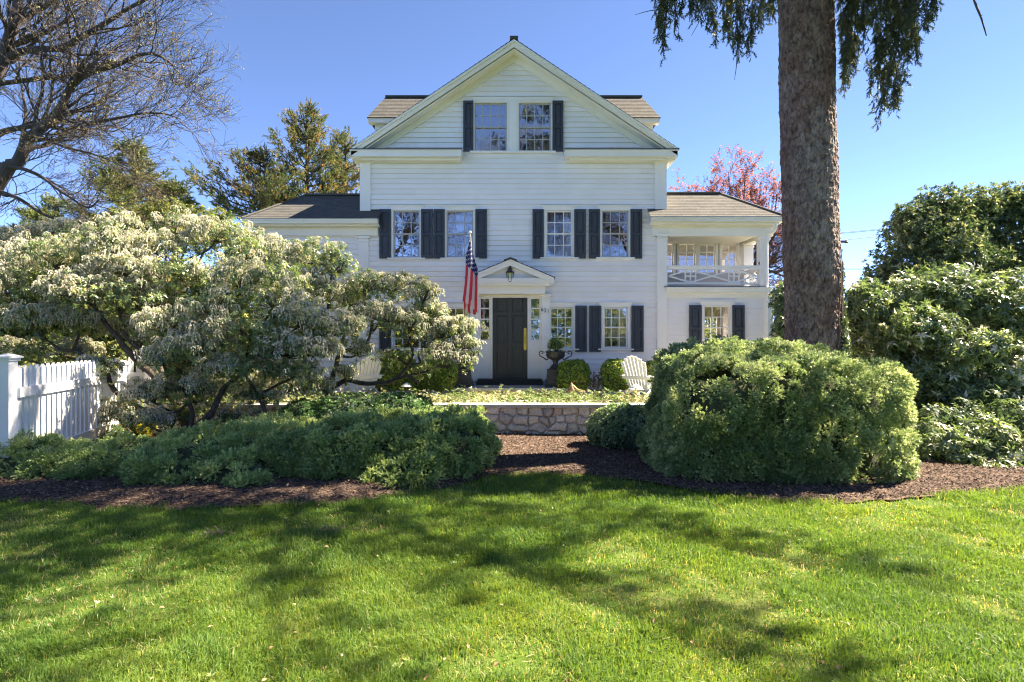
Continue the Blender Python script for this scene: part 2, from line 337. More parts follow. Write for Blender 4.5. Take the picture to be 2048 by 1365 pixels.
def spline(P, m=6):
    P = np.asarray(P, float); Q = np.vstack([2*P[0]-P[1], P, 2*P[-1]-P[-2]]); out = []
    for i in range(1, len(Q)-2):
        t = np.linspace(0, 1, m, endpoint=False)[:, None]
        p0, p1, p2, p3 = Q[i-1], Q[i], Q[i+1], Q[i+2]
        out.append(.5*((2*p1)+(-p0+p2)*t+(2*p0-5*p1+4*p2-p3)*t*t+(-p0+3*p1-3*p2+p3)*t**3))
    out.append(P[-1:]); return np.vstack(out)
_lat = np.random.RandomState(3).rand(32, 32, 32)
def vnoise(P, f=1.):
    P = np.asarray(P, float)*f; i = np.floor(P).astype(int); t = P-i; t = t*t*(3-2*t); i &= 31; j = (i+1) & 31
    L = _lat; x0, y0, z0 = i[..., 0], i[..., 1], i[..., 2]; x1, y1, z1 = j[..., 0], j[..., 1], j[..., 2]
    a, b, c = t[..., 0], t[..., 1], t[..., 2]
    return (((L[x0, y0, z0]*(1-a)+L[x1, y0, z0]*a)*(1-b)+(L[x0, y1, z0]*(1-a)+L[x1, y1, z0]*a)*b)*(1-c)
            + ((L[x0, y0, z1]*(1-a)+L[x1, y0, z1]*a)*(1-b)+(L[x0, y1, z1]*(1-a)+L[x1, y1, z1]*a)*b)*c)*2-1
def unit(A): return A/(np.linalg.norm(A, axis=-1)[..., None]+1e-9)
def rnd_dir(rg, n): return unit(rg.normal(size=(n, 3)))

# leaf templates: list of quads (k,4,3), growing along +z from the origin
def leafq(base, d, nrm, l, w, droop=.15):
    d = np.asarray(d, float); d /= np.linalg.norm(d); s = np.cross(d, nrm); s /= np.linalg.norm(s)+1e-9; u = np.cross(s, d)
    b = np.asarray(base, float)
    return np.array([b, b+d*l*.45+s*w/2+u*l*.06, b+d*l-u*l*droop, b+d*l*.45-s*w/2+u*l*.06])
def t_whorl(rg, n, l, w, el=.35, spread=.25, droop=.2, stem=.0):
    q = []
    for i in range(n):
        a = 2*np.pi*i/n+rg.uniform(-.3, .3); e = el+rg.uniform(-spread, spread)
        d = (math.cos(a)*math.cos(e), math.sin(a)*math.cos(e), math.sin(e)); k = rg.uniform(.7, 1.15)
        q.append(leafq((0, 0, stem*rg.rand()), d, (0, 0, 1), l*k, w*k, droop))
    return np.array(q)
def t_sprig(rg, n, L, l, w, open_=.9):
    q = []
    for i in range(n):
        a = i*2.4+rg.uniform(-.3, .3); z = L*i/n; e = open_*rg.uniform(.7, 1.2)*(1-.5*i/n)
        d = (math.cos(a)*math.sin(e), math.sin(a)*math.sin(e), math.cos(e))
        q.append(leafq((0, 0, z), d, rnd_dir(rg, 1)[0], l*rg.uniform(.8, 1.2), w, 0))
    return np.array(q)
def t_panicle(rg, n=6, L=.10):    # drooping strings of little bells
    q = []
    for i in range(n):
        a = 2*np.pi*i/n+rg.uniform(-.4, .4); o = rg.uniform(.02, .05); l = L*rg.uniform(.6, 1.15)
        p0 = np.array((math.cos(a)*o*.3, math.sin(a)*o*.3, .03)); p1 = np.array((math.cos(a)*o*1.2, math.sin(a)*o*1.2, .02)); p2 = np.array((math.cos(a)*o*1.5, math.sin(a)*o*1.5, .02-l))
        for (b, c, w) in ((p0, p1, .016), (p1, p1*.5+p2*.5, .021), (p1*.5+p2*.5, p2, .015)):
            d = c-b; s = np.cross(d, rnd_dir(rg, 1)[0]); s = s/np.linalg.norm(s)*w/2; s2 = np.cross(d/np.linalg.norm(d), s)
            q.append([b, b*.5+c*.5+s, c, b*.5+c*.5-s]); q.append([b, b*.5+c*.5+s2, c, b*.5+c*.5-s2])
    return np.array(q)
def t_brush(rg, L=.14, r=.022, n=12):   # needle covered twig hanging/growing along +z
    q = []
    for i in range(n):
        a = rg.rand()*6.28; z = L*i/n*.85; d = (math.cos(a)*.75, math.sin(a)*.75, .8)
        q.append(leafq((0, 0, z), d, rnd_dir(rg, 1)[0], r*1.6, r*.40, 0))
    q.append([(0, 0, 0), (r*.3, 0, L*.5), (0, 0, L), (-r*.3, 0, L*.5)]); q.append([(0, 0, 0), (0, r*.3, L*.5), (0, 0, L), (0, -r*.3, L*.5)])
    return np.array(q)
def scatter(mb, temps, P, Nrm, S, rg, tilt=.35, v=None, vj=.15, frame=None):
    n = len(P)
    if n == 0: return mb
    z = unit(np.asarray(Nrm)+tilt*rg.normal(size=(n, 3))); x = unit(np.cross(z, rnd_dir(rg, n))); y = np.cross(z, x)
    S = np.broadcast_to(np.asarray(S, float), (n,)); v = rg.rand(n) if v is None else v
    which = rg.randint(0, len(temps), n)
    for k, T in enumerate(temps):
        i = np.where(which == k)[0]
        if not len(i): continue
        Rm = np.stack([x[i], y[i], z[i]], -1)         # columns
        f = T.reshape(-1, 3)
        V = np.einsum('nij,mj->nmi', Rm, f)*S[i, None, None]+P[i][:, None]
        q = len(T); Q = np.arange(len(i)*q*4).reshape(-1, 4)
        vv = np.clip(np.repeat(v[i], q)+vj*rg.normal(size=len(i)*q), 0, 1)
        mb.add(V.reshape(-1, 3), Q, v=vv)
    return mb
# blob = (cx,cy,cz, rx,ry,rz, p)
def B(px, py, rpx, rpy, D, ry=None, p=2.):
    c = W(px, py, D); s = D/F; return (c[0], c[1], c[2], rpx*s, (ry if ry else .8*rpx*s), rpy*s, p)
def blob_pts(blobs, dens, rg, lump=.12, lf=2.5, jit=.03, zmin=None, bury=.80, top=None, fine=0.04):
    PP, NN = [], []
    bl = np.array([b[:6] for b in blobs])
    for k, b in enumerate(blobs):
        c = np.array(b[:3]); r = np.array(b[3:6]); p = b[6]
        area = 4*np.pi*((r[0]*r[1])**1.6/3+(r[0]*r[2])**1.6/3+(r[1]*r[2])**1.6/3)**(1/1.6)*(1.25 if p > 2.5 else 1)
        n = int(area*dens)
        d = rnd_dir(rg, n); rr = (np.abs(d)**p).sum(1)**(-1/p); u = d*rr[:, None]
        nr = unit(np.sign(u)*np.abs(u)**(p-1)/r); P = c+u*r
        m = min(r)
        P = P+nr*(lump*m*vnoise(P, lf/max(m, .3))[:, None]+fine*vnoise(P, 9)[:, None])-nr*(np.abs(rg.normal(size=(n, 1)))*jit)
        keep = np.ones(n, bool)
        if zmin is not None: keep &= P[:, 2] > zmin
        if top is not None: keep &= (u[:, 2] > top) | (rg.rand(n) < .25)
        for j, q in enumerate(blobs):
            if j == k: continue
            qq = np.abs((P-np.array(q[:3]))/np.array(q[3:6])); e = (qq**q[6]).sum(1)**(1/q[6]); keep &= e > bury
        PP.append(P[keep]); NN.append(nr[keep])
    return np.vstack(PP), np.vstack(NN)
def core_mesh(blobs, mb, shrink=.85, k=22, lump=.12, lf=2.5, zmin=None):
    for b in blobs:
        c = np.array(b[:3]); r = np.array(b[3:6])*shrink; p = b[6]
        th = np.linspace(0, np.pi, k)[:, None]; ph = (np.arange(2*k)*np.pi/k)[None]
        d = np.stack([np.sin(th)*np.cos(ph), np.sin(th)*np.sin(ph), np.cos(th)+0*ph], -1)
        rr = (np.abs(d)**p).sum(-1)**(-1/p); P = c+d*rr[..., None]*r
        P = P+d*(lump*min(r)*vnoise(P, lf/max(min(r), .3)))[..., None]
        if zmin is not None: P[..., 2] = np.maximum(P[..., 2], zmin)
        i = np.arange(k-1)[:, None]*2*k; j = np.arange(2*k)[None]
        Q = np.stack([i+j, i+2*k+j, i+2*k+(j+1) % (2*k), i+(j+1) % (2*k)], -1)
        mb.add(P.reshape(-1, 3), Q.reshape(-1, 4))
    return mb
# recursive branches
def grow(mb, P0, d, L, r, depth, rg, tips, up=.1, wig=.18, kids=(3, 5), ratio=.62, ang=.75, k=None, gravity=0, minr=.003):
    n = 6 if depth > 0 else 4
    P = [np.array(P0, float)]; d = unit(np.array(d, float))
    for i in range(n):
        d = unit(d+rg.normal(size=3)*wig+np.array((0, 0, up-gravity))*.5); P.append(P[-1]+d*L/n)
    P = np.array(P); rr = np.linspace(r, max(r*.45, minr), n+1)
    mb.tube(P, rr, k or (5 if depth > 1 else 3), cap=False)
    if depth == 0:
        tips.append((P[-1], d)); tips.append((P[-2], d)); return
    for q in range(rg.randint(kids[0], kids[1]+1)):
        t = rg.uniform(.25, 1.)*n; i = min(int(t), n-1); b = P[i]+(P[i+1]-P[i])*(t-i)
        ax = rnd_dir(rg, 1)[0]; dd = unit(P[i+1]-P[i]); s = unit(np.cross(dd, ax)); a = ang*rg.uniform(.6, 1.3)
        grow(mb, b, dd*math.cos(a)+s*math.sin(a), L*ratio*rg.uniform(.7, 1.2), max(rr[i]*.6, minr), depth-1, rg, tips, up, wig, kids, ratio, ang, k, gravity, minr)
    grow(mb, P[-1], d, L*ratio, rr[-1], depth-1, rg, tips, up, wig, kids, ratio, ang, k, gravity, minr)

# ------------------------------------------------------------ ground
def gz(x, y):
    x = np.asarray(x, float); y = np.asarray(y, float)
    h = -.10*np.clip((y-7.5)/3., 0, 1)
    return h+.03*vnoise(np.stack([x, y, 0*x], -1), .45)*np.clip(1-abs(y-4)/9, 0, 1)
EDGE_PX = [(-500, 985), (0, 1006), (150, 1018), (300, 1026), (450, 1020), (620, 1012), (720, 1003), (850, 984), (950, 960), (1060, 947), (1150, 946), (1250, 956), (1400, 984), (1550, 1001), (1700, 1003), (1800, 996), (1900, 988), (2048, 980), (2500, 960)]
_e = [W(px, py, 1120*1.75/(py-682.5)) for px, py in EDGE_PX]
EX = np.array([p[0] for p in _e]); EY = np.array([p[1] for p in _e])
def edge_y(x): return np.interp(x, EX, EY)+.05*vnoise(np.stack([np.asarray(x, float), 0*np.asarray(x, float), 0*np.asarray(x, float)], -1), 5)
rg = np.random.RandomState(11)
mb = MB()
g = np.concatenate([[-900, -300, -100, -50, -30, -20], np.arange(-15, 15.01, .5), [20, 30, 50, 100, 300, 900]])
gx, gy = np.meshgrid(g, g+5); V = np.stack([gx, gy, gz(gx, gy)], -1); n = len(g)
i = np.arange(n-1)[:, None]*n; j = np.arange(n-1)[None]
V[..., 2] -= .012
tag(mb.add(V.reshape(-1, 3), np.stack([i+j, i+j+1, i+n+j+1, i+n+j], -1).reshape(-1, 4)).build('lawn', M['lawn'], smooth=True), kind='structure')
# mulch bed: chips as displaced fine grid
nx, ny = 620, 190
u = np.linspace(-9.5, 11, nx); t_ = np.linspace(0, 1, ny)**1.3
gx = np.broadcast_to(u[None], (ny, nx)); e0 = edge_y(u)-.03
gy = e0[None]+(11.2-e0)[None]*t_[:, None]
zz = gz(gx, gy)+.012+.05*np.clip((gy-e0[None])/.35, 0, 1)
zz = zz+.022*vnoise(np.stack([gx, gy, 0*gx], -1), 1.7)+rg.rand(ny, nx)*.018*np.clip((gy-e0[None])/.1, 0, 1)
V = np.stack([gx, gy, zz], -1).reshape(-1, 3); i = np.arange(ny-1)[:, None]*nx; j = np.arange(nx-1)[None]
mb = MB().add(V, np.stack([i+j, i+j+1, i+nx+j+1, i+nx+j], -1).reshape(-1, 4), v=rg.rand((ny-1)*(nx-1))*.8)
tag(mb.build('mulch_bed', M['mulch']), kind='structure')
def mulch_z(x, y):
    e = edge_y(x); return gz(x, y)+.02+.05*np.clip((y-e)/.35, 0, 1)+.022*vnoise(np.stack([x, y, 0*x], -1), 1.7)
# loose bark chips
n = 62000; cx = rg.uniform(-6.5, 7.5, n); cy = edge_y(cx)+rg.rand(n)**1.2*4.2; k = cy < 10.75; cx, cy = cx[k], cy[k]
P = np.stack([cx, cy, mulch_z(cx, cy)+.012], -1)
chip = np.array([[(-.5, -.5, 0), (.5, -.5, .1), (.5, .5, 0), (-.5, .5, .15)]])*np.array((.026, .008, .022))
chip2 = np.array([[(-.5, -.5, 0), (.5, -.5, .1), (.5, .5, 0), (-.5, .5, .15)]])*np.array((.015, .010, .022))
mb = scatter(MB(), [chip, chip2], P, np.tile((0, 0, 1.), (len(P), 1)), rg.uniform(.5, 1.5, len(P)), rg, .35, v=rg.rand(len(P))**1.3, vj=.02)
tag(mb.build('bark_chips', M['mulch']), 'reddish brown bark mulch chips covering the planting bed', 'mulch', kind='stuff')

# terrace behind the retaining wall
tag(MB().box(-6.9, 3.9, 10.95, 30, -.3, .44).box(3.901, 9, 12.6, 30, -.3, .438).build('terrace_ground', M['terrace']), kind='structure')

# ------------------------------------------------------------ house
house = empty('house', (0, 14, .44), 'white clapboard three storey gabled house with slate blue shutters and two low side wings', 'house')
def courses(mb, O, U, V, Nn, v1, step, th, lim, holes=(), tab=None, rg=rg, gap=0.):
    O, U, V, Nn = (np.array(q, float) for q in (O, U, V, Nn)); v0 = 0.
    def piece(a, b, va, vb, r0, val):
        if b-a < .004 or vb-va < .002: return
        f = lambda v: .003+th*(1-(v-r0)/step)
        p = lambda u_, v_, o: O+U*u_+V*v_+Nn*o
        vg = va+gap if va == r0 else va      # a real slot under each board
        if vb-vg < .002: return
        mb.add([p(a, vg, f(vg)), p(b, vg, f(vg)), p(b, vb, f(vb)), p(a, vb, f(vb)), p(a, vg, 0), p(b, vg, 0), p(a, va, 0), p(b, va, 0)], [(0, 1, 2, 3), (4, 5, 1, 0)]+([(6, 7, 5, 4)] if vg > va else []), v=val)
    while v0 < v1-.01:
        ve = min(v0+step, v1); a, b = lim((v0+ve)/2)
        if b > a:
            segs = [(a, b)]; hs = [h for h in holes if h[2] < ve-1e-4 and h[3] > v0+1e-4 and h[1] > a and h[0] < b]
            for h in hs:
                ns = []
                for s_, e_ in segs:
                    if h[1] <= s_ or h[0] >= e_: ns.append((s_, e_)); continue
                    if h[0] > s_: ns.append((s_, h[0]))
                    if h[1] < e_: ns.append((h[1], e_))
                segs = ns
                if h[2] > v0: piece(max(h[0], a), min(h[1], b), v0, min(h[2], ve), v0, .5)
                if h[3] < ve: piece(max(h[0], a), min(h[1], b), max(h[3], v0), ve, v0, .5)
            for s_, e_ in segs:
                if tab:
                    x = s_-rg.rand()*tab
                    while x < e_:
                        w = tab*rg.uniform(.6, 1.5); piece(max(x, s_), min(x+w, e_), v0, ve, v0, rg.rand()); x += w
                else: piece(s_, e_, v0, ve, v0, .5)
        v0 += step
    return mb
YF = 14.0
z0 = .40
wins = []   # (x0,x1,z0,z1) openings
def op(a, b, t, l): return (X(a), X(b), Z(l), Z(t))
UPW = [(787, 840, 422, 515), (893, 947, 422, 515), (1092, 1145, 422, 514), (1203, 1257, 422, 514)]
LOW = [(787, 840, 616, 698), (895, 943, 616, 698), (1100, 1146, 615, 696), (1207, 1255, 615, 696)]
ATT = [(949, 1014, 207, 303), (1037, 1102, 207, 303)]
holes = [op(*w) for w in UPW+LOW+ATT]+[op(957, 1083, 592, 775)]
SL = (Z(122)-Z(293))/(X(1028)-X(775)); GX = X(1028)
def lim(v):
    z = v+z0
    if z < Z(300): return (X(727), X(1326))
    h = (Z(108)-z)/ SL*1.0
    return (GX-max(h, 0), GX+max(h, 0))
H = Z(108)-z0
sid = courses(MB(), (0, YF, z0), (1, 0, 0), (0, 0, 1), (0, -1, 0), H, .1285, .036, lim, [(a, b, c-z0, d-z0) for a, b, c, d in holes], tab=3.2, gap=.009)
sid.build('front_siding', M['siding'], house)
# shell: side and back walls, floors and partitions
sh = MB()
xl, xr = X(727), X(1326)
sh.box(xl, xl+.12, YF+.02, 21, .4, Z(305)); sh.box(xr-.12, xr, YF+.02, 21, .4, Z(305))
sh.prism([(xl, .4), (xr, .4), (xr, Z(300)), (GX, Z(86)), (xl, Z(300))], 21, 21.1)
sh.build('shell_wall', M['trim'], house)
rm = MB()
for zf in (.42, 3.25, 6.15): rm.box(xl+.13, xr-.13, YF+.03, 20.9, zf, zf+.05)
rm.box(xl+.13, xr-.13, 16.6, 16.7, .5, 6.1)
rm.prism([(xl+.2, 6.25), (xr-.2, 6.25), (GX, Z(110))], 16.6, 16.7)
rm.build('room_interior', M['room'], house)

def frame(mb, x0, x1, z0_, z1_, w, y0, y1):
    mb.box(x0, x1, y0, y1, z1_-w, z1_); mb.box(x0, x1, y0, y1, z0_, z0_+w)
    mb.box(x0, x0+w, y0, y1, z0_+w, z1_-w); mb.box(x1-w, x1, y0, y1, z0_+w, z1_-w); return mb
def window(o, cols, rows, mat, glass, parent, y=YF, head=True, cw=.055, label=None, single=False, sill=True):
    x0, x1, za, zb = o
    m = MB(); m.box(x0-cw, x0+.004, y-.045, y+.06, za-.02, zb+.004); m.box(x1-.004, x1+cw, y-.045, y+.06, za-.02, zb+.004)
    if head:
        m.box(x0-cw-.05, x1+cw+.05, y-.04, y+.055, zb+.002, zb+.105); m.box(x0-cw-.08, x1+cw+.08, y-.065, y+.02, zb+.107, zb+.125)
    else: m.box(x0-cw, x1+cw, y-.042, y+.055, zb+.002, zb+.05)
    if sill: m.box(x0-cw-.09, x1+cw+.09, y-.08, y+.05, za-.055, za-.022)
    w = m.build('window', M['trim'], parent)
    if label: w['label'] = label
    mid = (za+zb)/2
    for k, (a, b, yy) in enumerate([(mid-.012, zb-.005, y+.006), (za, mid+.014, y+.032)] if not single else [(za, zb, y+.01)]):
        s = frame(MB(), x0+.006, x1-.006, a, b, .030, yy, yy+.03)
        for c in range(1, cols): cx = x0+(x1-x0)*c/cols; s.box(cx-.010, cx+.010, yy+.004, yy+.026, a+.03, b-.03)
        for r in range(1, rows): cz = a+(b-a)*r/rows; s.box(x0+.036, x1-.036, yy+.006, yy+.024, cz-.010, cz+.010)
        so = s.build('sash', mat, w)
    gl = MB().box(x0+.02, x1-.02, y+.02, y+.024, mid, zb-.02) if not single else MB()
    gl.box(x0+.02, x1-.02, y+.046, y+.050, za+.02, mid if not single else zb-.02)
    gl.build('window_glass', glass, w); return w
def shutter(x0, x1, za, zb, parent, y=YF):
    m = MB(); yf, yb = y-.078, y-.042; w = .055; mid = za+(zb-za)*.49
    m.box(x0, x0+w, yf, yb, za, zb); m.box(x1-w, x1, yf, yb, za, zb)
    for a, b in ((za, za+.10), (mid-.035, mid+.035), (zb-.07, zb)): m.box(x0+w, x1-w, yf+.001, yb, a, b)
    for a, b in ((za+.10, mid-.035), (mid+.035, zb-.07)):
        m.box(x0+w-.02, x1-w+.02, yb-.006, yb+.02, a-.02, b+.02); m.box(x0+w+.025, x1-w-.025, yb-.018, yb-.007, a+.03, b-.03)
    return m.build('shutter', M['shutter'], parent)
for k, w in enumerate(UPW): window(op(*w), 3, 2, M['sashw'] if k == 2 else M['sash'], M['screen'] if k == 3 else M['glass'], house)
for k, w in enumerate(LOW): window(op(*w), 3, 2, M['sashw'], M['glass2'] if k == 3 else M['glass'], house)
for w in ATT: window(op(*w), 4, 2, M['sash'], M['glass'], house, head=False, cw=.03, sill=False)
m = MB(); m.box(X(1014)+.035, X(1037)-.035, YF-.05, YF+.05, Z(306), Z(202)); m.box(X(945), X(1106), YF-.052, YF-.01, Z(202), Z(197)+.01)
m.box(X(940), X(1111), YF-.085, YF-.01, Z(308), Z(304)); m.build('attic_window_trim', M['trim'], house)
for a, b in ((760, 783), (843, 866), (868, 890), (951, 974), (1065, 1087), (1148, 1171), (1177, 1199), (1260, 1283)): shutter(X(a), X(b), Z(518), Z(420), house)
for a, b in ((760, 783), (843, 866), (868, 890), (1150, 1173), (1178, 1201), (1262, 1286)): shutter(X(a), X(b), Z(704), Z(612), house)
for a, b in ((927, 947), (1105, 1126)): shutter(X(a), X(b), Z(305), Z(204), house)
# curtains behind some windows
c = MB()
for a, b in ((1237, 1257), (1203, 1216)):
    x = np.linspace(X(a), X(b), 30); yy = 14.16+.02*np.sin(np.arange(30)*1.3)
    V = np.concatenate([np.stack([x, yy, 0*x+Z(700)], -1), np.stack([x, yy, 0*x+Z(612)], -1)]); c.add(V, [(i, i+1, i+31, i+30) for i in range(29)])
c.build('curtain', M['curtain'], house)
c = MB()
for a, b in ((1130, 1146),):
    x = np.linspace(X(a), X(b), 24); yy = 14.12+.015*np.sin(np.arange(24)*1.3)
    V = np.concatenate([np.stack([x, yy, 0*x+Z(516)], -1), np.stack([x, yy, 0*x+Z(420)], -1)]); c.add(V, [(i, i+1, i+25, i+24) for i in range(23)])
c.build('curtain', M['lace'], house)
# pilasters
def pilaster(px0, px1, pyt, pyb, parent, y=YF, cap=True, dep=.06, mat='trim', name='pilaster'):
    x0, x1 = X(px0, y), X(px1, y); zt, zb = Z(pyt, y), Z(pyb, y); m = MB(); e = .001*len(bpy.data.objects) % .003
    m.box(x0, x1, y-dep-e, y+.03, zb, zt-.13 if cap else zt)
    if cap: m.box(x0-.015, x1+.015, y-dep-.02-e, y+.03, zt-.13, zt-.09); m.box(x0-.005, x1+.005, y-dep-.01-e, y+.03, zt-.09, zt-.05); m.box(x0-.04, x1+.04, y-dep-.05-e, y+.03, zt-.05, zt)
    return m.build(name, M[mat], parent)
pilaster(721, 742, 320, 436, house); pilaster(1309, 1332, 320, 430, house)
# gable: raking frieze, soffit, fascia, roof
def rake(px_pk, py_pk, px_e, py_e, y):     # point on a line in the photo at plane y
    return (X(px_pk, y), Z(py_pk, y)), (X(px_e, y), Z(py_e, y))
tr = MB(); 
def band(mb, pa, pb, h, y0, y1):           # slanted board, pa/pb = upper edge (x,z), h vertical height
    (xa, za), (xb, zb) = pa, pb
    mb.prism([(xa, za), (xb, zb), (xb, zb-h), (xa, za-h)], y0, y1)
YR = 13.62
pk = (X(1028, YR), Z(77, YR)); eL = (X(702, YR), Z(297, YR)); eR = (X(1355, YR), Z(296, YR))
sl = (pk[1]-eR[1])/(eR[0]-pk[0])
for e in (eL, eR):
    a, b = ((pk[0], pk[1]-.05), (e[0], e[1]-.03))
    sg = 1 if e is eR else -1
    band(tr, a, b, .15, YR, YR+.05)                                  # fascia
    band(tr, (a[0], a[1]+.015), (b[0], b[1]+.015), .06, YR-.035, YR-.001)   # crown
    band(tr, (a[0], a[1]-.17), (b[0]-sg*.12, b[1]+.12*sl-.17), .03, YR+.051, YF-.03)   # soffit
    # frieze board on the wall
    band(tr, (GX, Z(92)), (GX+sg*(Z(92)-Z(293))/sl, Z(293)), .42, YF-.055, YF-.022)
tr.build('rake_trim', M['cream'], house)
rf = MB(); YB = 21.5
for sg, e in ((-1, eL), (1, eR)):
    top = np.array((pk[0], YR-.03, pk[1]-.018)); bot = np.array((e[0]+sg*.03, YR-.03, e[1]-.035)); d = top-bot; L = np.linalg.norm(d); d /= L
    nrm = np.array((-d[2]*-sg, 0, abs(d[0]))); nrm = np.array((sg*abs(d[2]), 0, abs(d[0])))
    if sg > 0: courses(rf, bot, (0, 1, 0), d, nrm, L, .13, .010, lambda v: (0, YB-YR), tab=.6)
    else: courses(rf, bot+np.array((0, YB-YR, 0)), (0, -1, 0), d, nrm, L, .13, .010, lambda v: (0, YB-YR), tab=.6)
    # underside deck
    rf.prism([(bot[0], bot[2]-.03), (top[0], top[2]-.03), (top[0], top[2]-.004), (bot[0], bot[2]-.004)], YR-.02, YB, v=.3)
rf.box(pk[0]-.10, pk[0]+.10, YR-.06, YB, pk[1]-.03, pk[1]+.03, v=.35)
rf.build('main_roof', M['shingle'], house)
# cornice returns
def cornice(px0, px1, pyt, pyb, parent, y0=YR, y1=YF-.02, mat='trim', name='cornice'):
    a, b = X(px0, y0), X(px1, y0); zt, zb = Z(pyt, y0), Z(pyb, y0); m = MB()
    m.box(a, b, y0, y1, zb, zt-.03); m.box(a-.02, b+.02, y0-.03, y1, zt-.03, zt)
    m.build(name, M[mat], parent); return a, b, zt, zb
for (p0, p1, wl, wr) in ((701, 922, 743, 922), (1131, 1356, 1131, 1308)):
    a, b, zt, zb = cornice(p0, p1, 300, 313, house)
    m = MB(); m.box(X(wl)-(.3 if wl == 743 else 0), X(wr)+(.3 if wr == 1308 else 0), YF-.10, YF-.02, Z(328), zb-.002); m.box(a+.1, b-.04, YR+.12, YF-.02, zb-.05, zb-.002)
    m.build('return_frieze', M['cream'], house)
    m = MB(); courses(m, (a-.02, YR-.03, zt+.004), (1, 0, 0), unit(np.array((0, .36, .05))), (0, -.14, .99), .36, .12, .012, lambda v: (0, b-a+.04), tab=.5); m.box(a-.03, b+.03, YR-.04, YR-.02, zt-.002, zt+.022, v=.0)
    m.build('return_roof', M['shingle'], house)
# side eave boxes of the main roof, seen from below at the ends
for sg, xe, xw in ((-1, eL[0], xl), (1, eR[0], xr)):
    zt = eR[1]-.04; m = MB()
    x0, x1 = sorted((xe, xw)); m.box(x0, x1, YR+.06, YB-.1, zt-.2, zt-.16)
    x0, x1 = sorted((xe, xe-sg*.04)); m.box(x0, x1, YR+.06, YB-.1, zt-.16, zt-.02); m.build('eave', M['cream'], house)
# dormers
for sg, name in ((-1, 'left'), (1, 'right')):
    xo = 3.76; cx = GX; ys, ye = 15.05, 16.6; yr = (ys+ye)/2
    zE, zR = Z(236, 14.95), Z(195, yr)
    m = MB(); a, b = sorted((cx+sg*xo, cx+sg*1.0)); m.box(a, b, ys+.12, ye-.12, 6.6, zE)
    dw = m.build('dormer', M['siding'], house)
    m = MB(); a, b = sorted((cx+sg*(xo+.0), cx+sg*(xo-.22))); m.box(a-.004, b+.004, ys+.105, ys+.12, 6.7, zE-.05); m.build('corner_board', M['trim'], dw)
    m = MB(); a, b = sorted((cx+sg*(xo+.14), cx+sg*1.0)); m.box(a, b, ys-.08, ys+.11, zE-.12, zE); m.box(a, b, ye-.11, ye+.08, zE-.12, zE)
    m.build('dormer_eave', M['cream'], dw)
    m = MB()
    for s2, y_ in ((-1, ys-.12), (1, ye+.12)):
        bot = np.array((0, y_, zE)); top = np.array((0, yr, zR)); d = top-bot; L = np.linalg.norm(d); d /= L; nrm = np.array((0, s2*abs(d[2]), abs(d[1])))
        ex = xo+.16; run = .3
        f = lambda v, L=L: ((cx-ex+run*v/L, cx-1.0) if sg < 0 else (cx+1.0, cx+ex-run*v/L))
        courses(m, bot, (1, 0, 0), d, nrm, L, .09, .006, f, tab=.14)
    # hipped outer end
    xe = cx+sg*ex; xi = cx+sg*(ex-run)
    m.add([(xe, ys-.12, zE), (xe, ye+.12, zE), (xi, yr, zR)], None, [(0, 1, 2)], .4)
    m.box(*sorted((xi, cx+sg*1.0)), yr-.06, yr+.06, zR-.01, zR+.035, v=.0)
    m.build('dormer_roof', M['shingle'], dw)
# ---- portico
yP = 13.55
po = MB(); cxp = X(1021, yP)
pt = (cxp, Z(519, yP)); el = (X(932, yP), Z(556, yP)); er = (X(1108, yP), Z(556, yP))
for e in (el, er):
    band(po, (pt[0], pt[1]-.012), (e[0], e[1]-.012), .14, yP, yP+.05); band(po, (pt[0], pt[1]), (e[0], e[1]), .05, yP-.03, yP-.001)
po.prism([(el[0]+.1, el[1]-.10), (er[0]-.1, er[1]-.10), (pt[0], pt[1]-.06)], yP+.12, YF-.03)           # tympanum
po.box(el[0]+.06, er[0]-.06, yP+.02, YF-.03, Z(566, yP), Z(556, yP)-.006); po.box(el[0]+.10, er[0]-.10, yP+.055, YF-.03, Z(571, yP), Z(566, yP)-.001)
po.box(el[0]+.20, er[0]-.20, yP+.17, YF-.03, Z(590, YF), Z(571, yP)-.001)
po.build('portico', M['trim'], house)
m = MB()
for sg, e in ((-1, el), (1, er)):
    top = np.array((pt[0], yP-.045, pt[1]+.004)); bot = np.array((e[0]+sg*.03, yP-.045, e[1]-.004)); d = top-bot; L = np.linalg.norm(d); d /= L; nr = np.array((sg*abs(d[2]), 0, abs(d[0])))
    if sg > 0: courses(m, bot, (0, 1, 0), d, nr, L, .12, .012, lambda v: (0, YF-yP), tab=.3)
    else: courses(m, bot+np.array((0, YF-yP, 0)), (0, -1, 0), d, nr, L, .12, .012, lambda v: (0, YF-yP), tab=.3)
for sg in (-1, 1):
    m.prism([(pt[0], pt[1]+.02), (pt[0]+sg*.16, pt[1]-.045), (pt[0]+sg*.16, pt[1]-.015), (pt[0], pt[1]+.045)][::1], yP-.06, YF-.03, v=0.)
m.build('portico_roof', M['shingle'], house)
pilaster(940, 957, 590, 762, house, dep=.10); pilaster(1083, 1100, 590, 762, house, dep=.10)
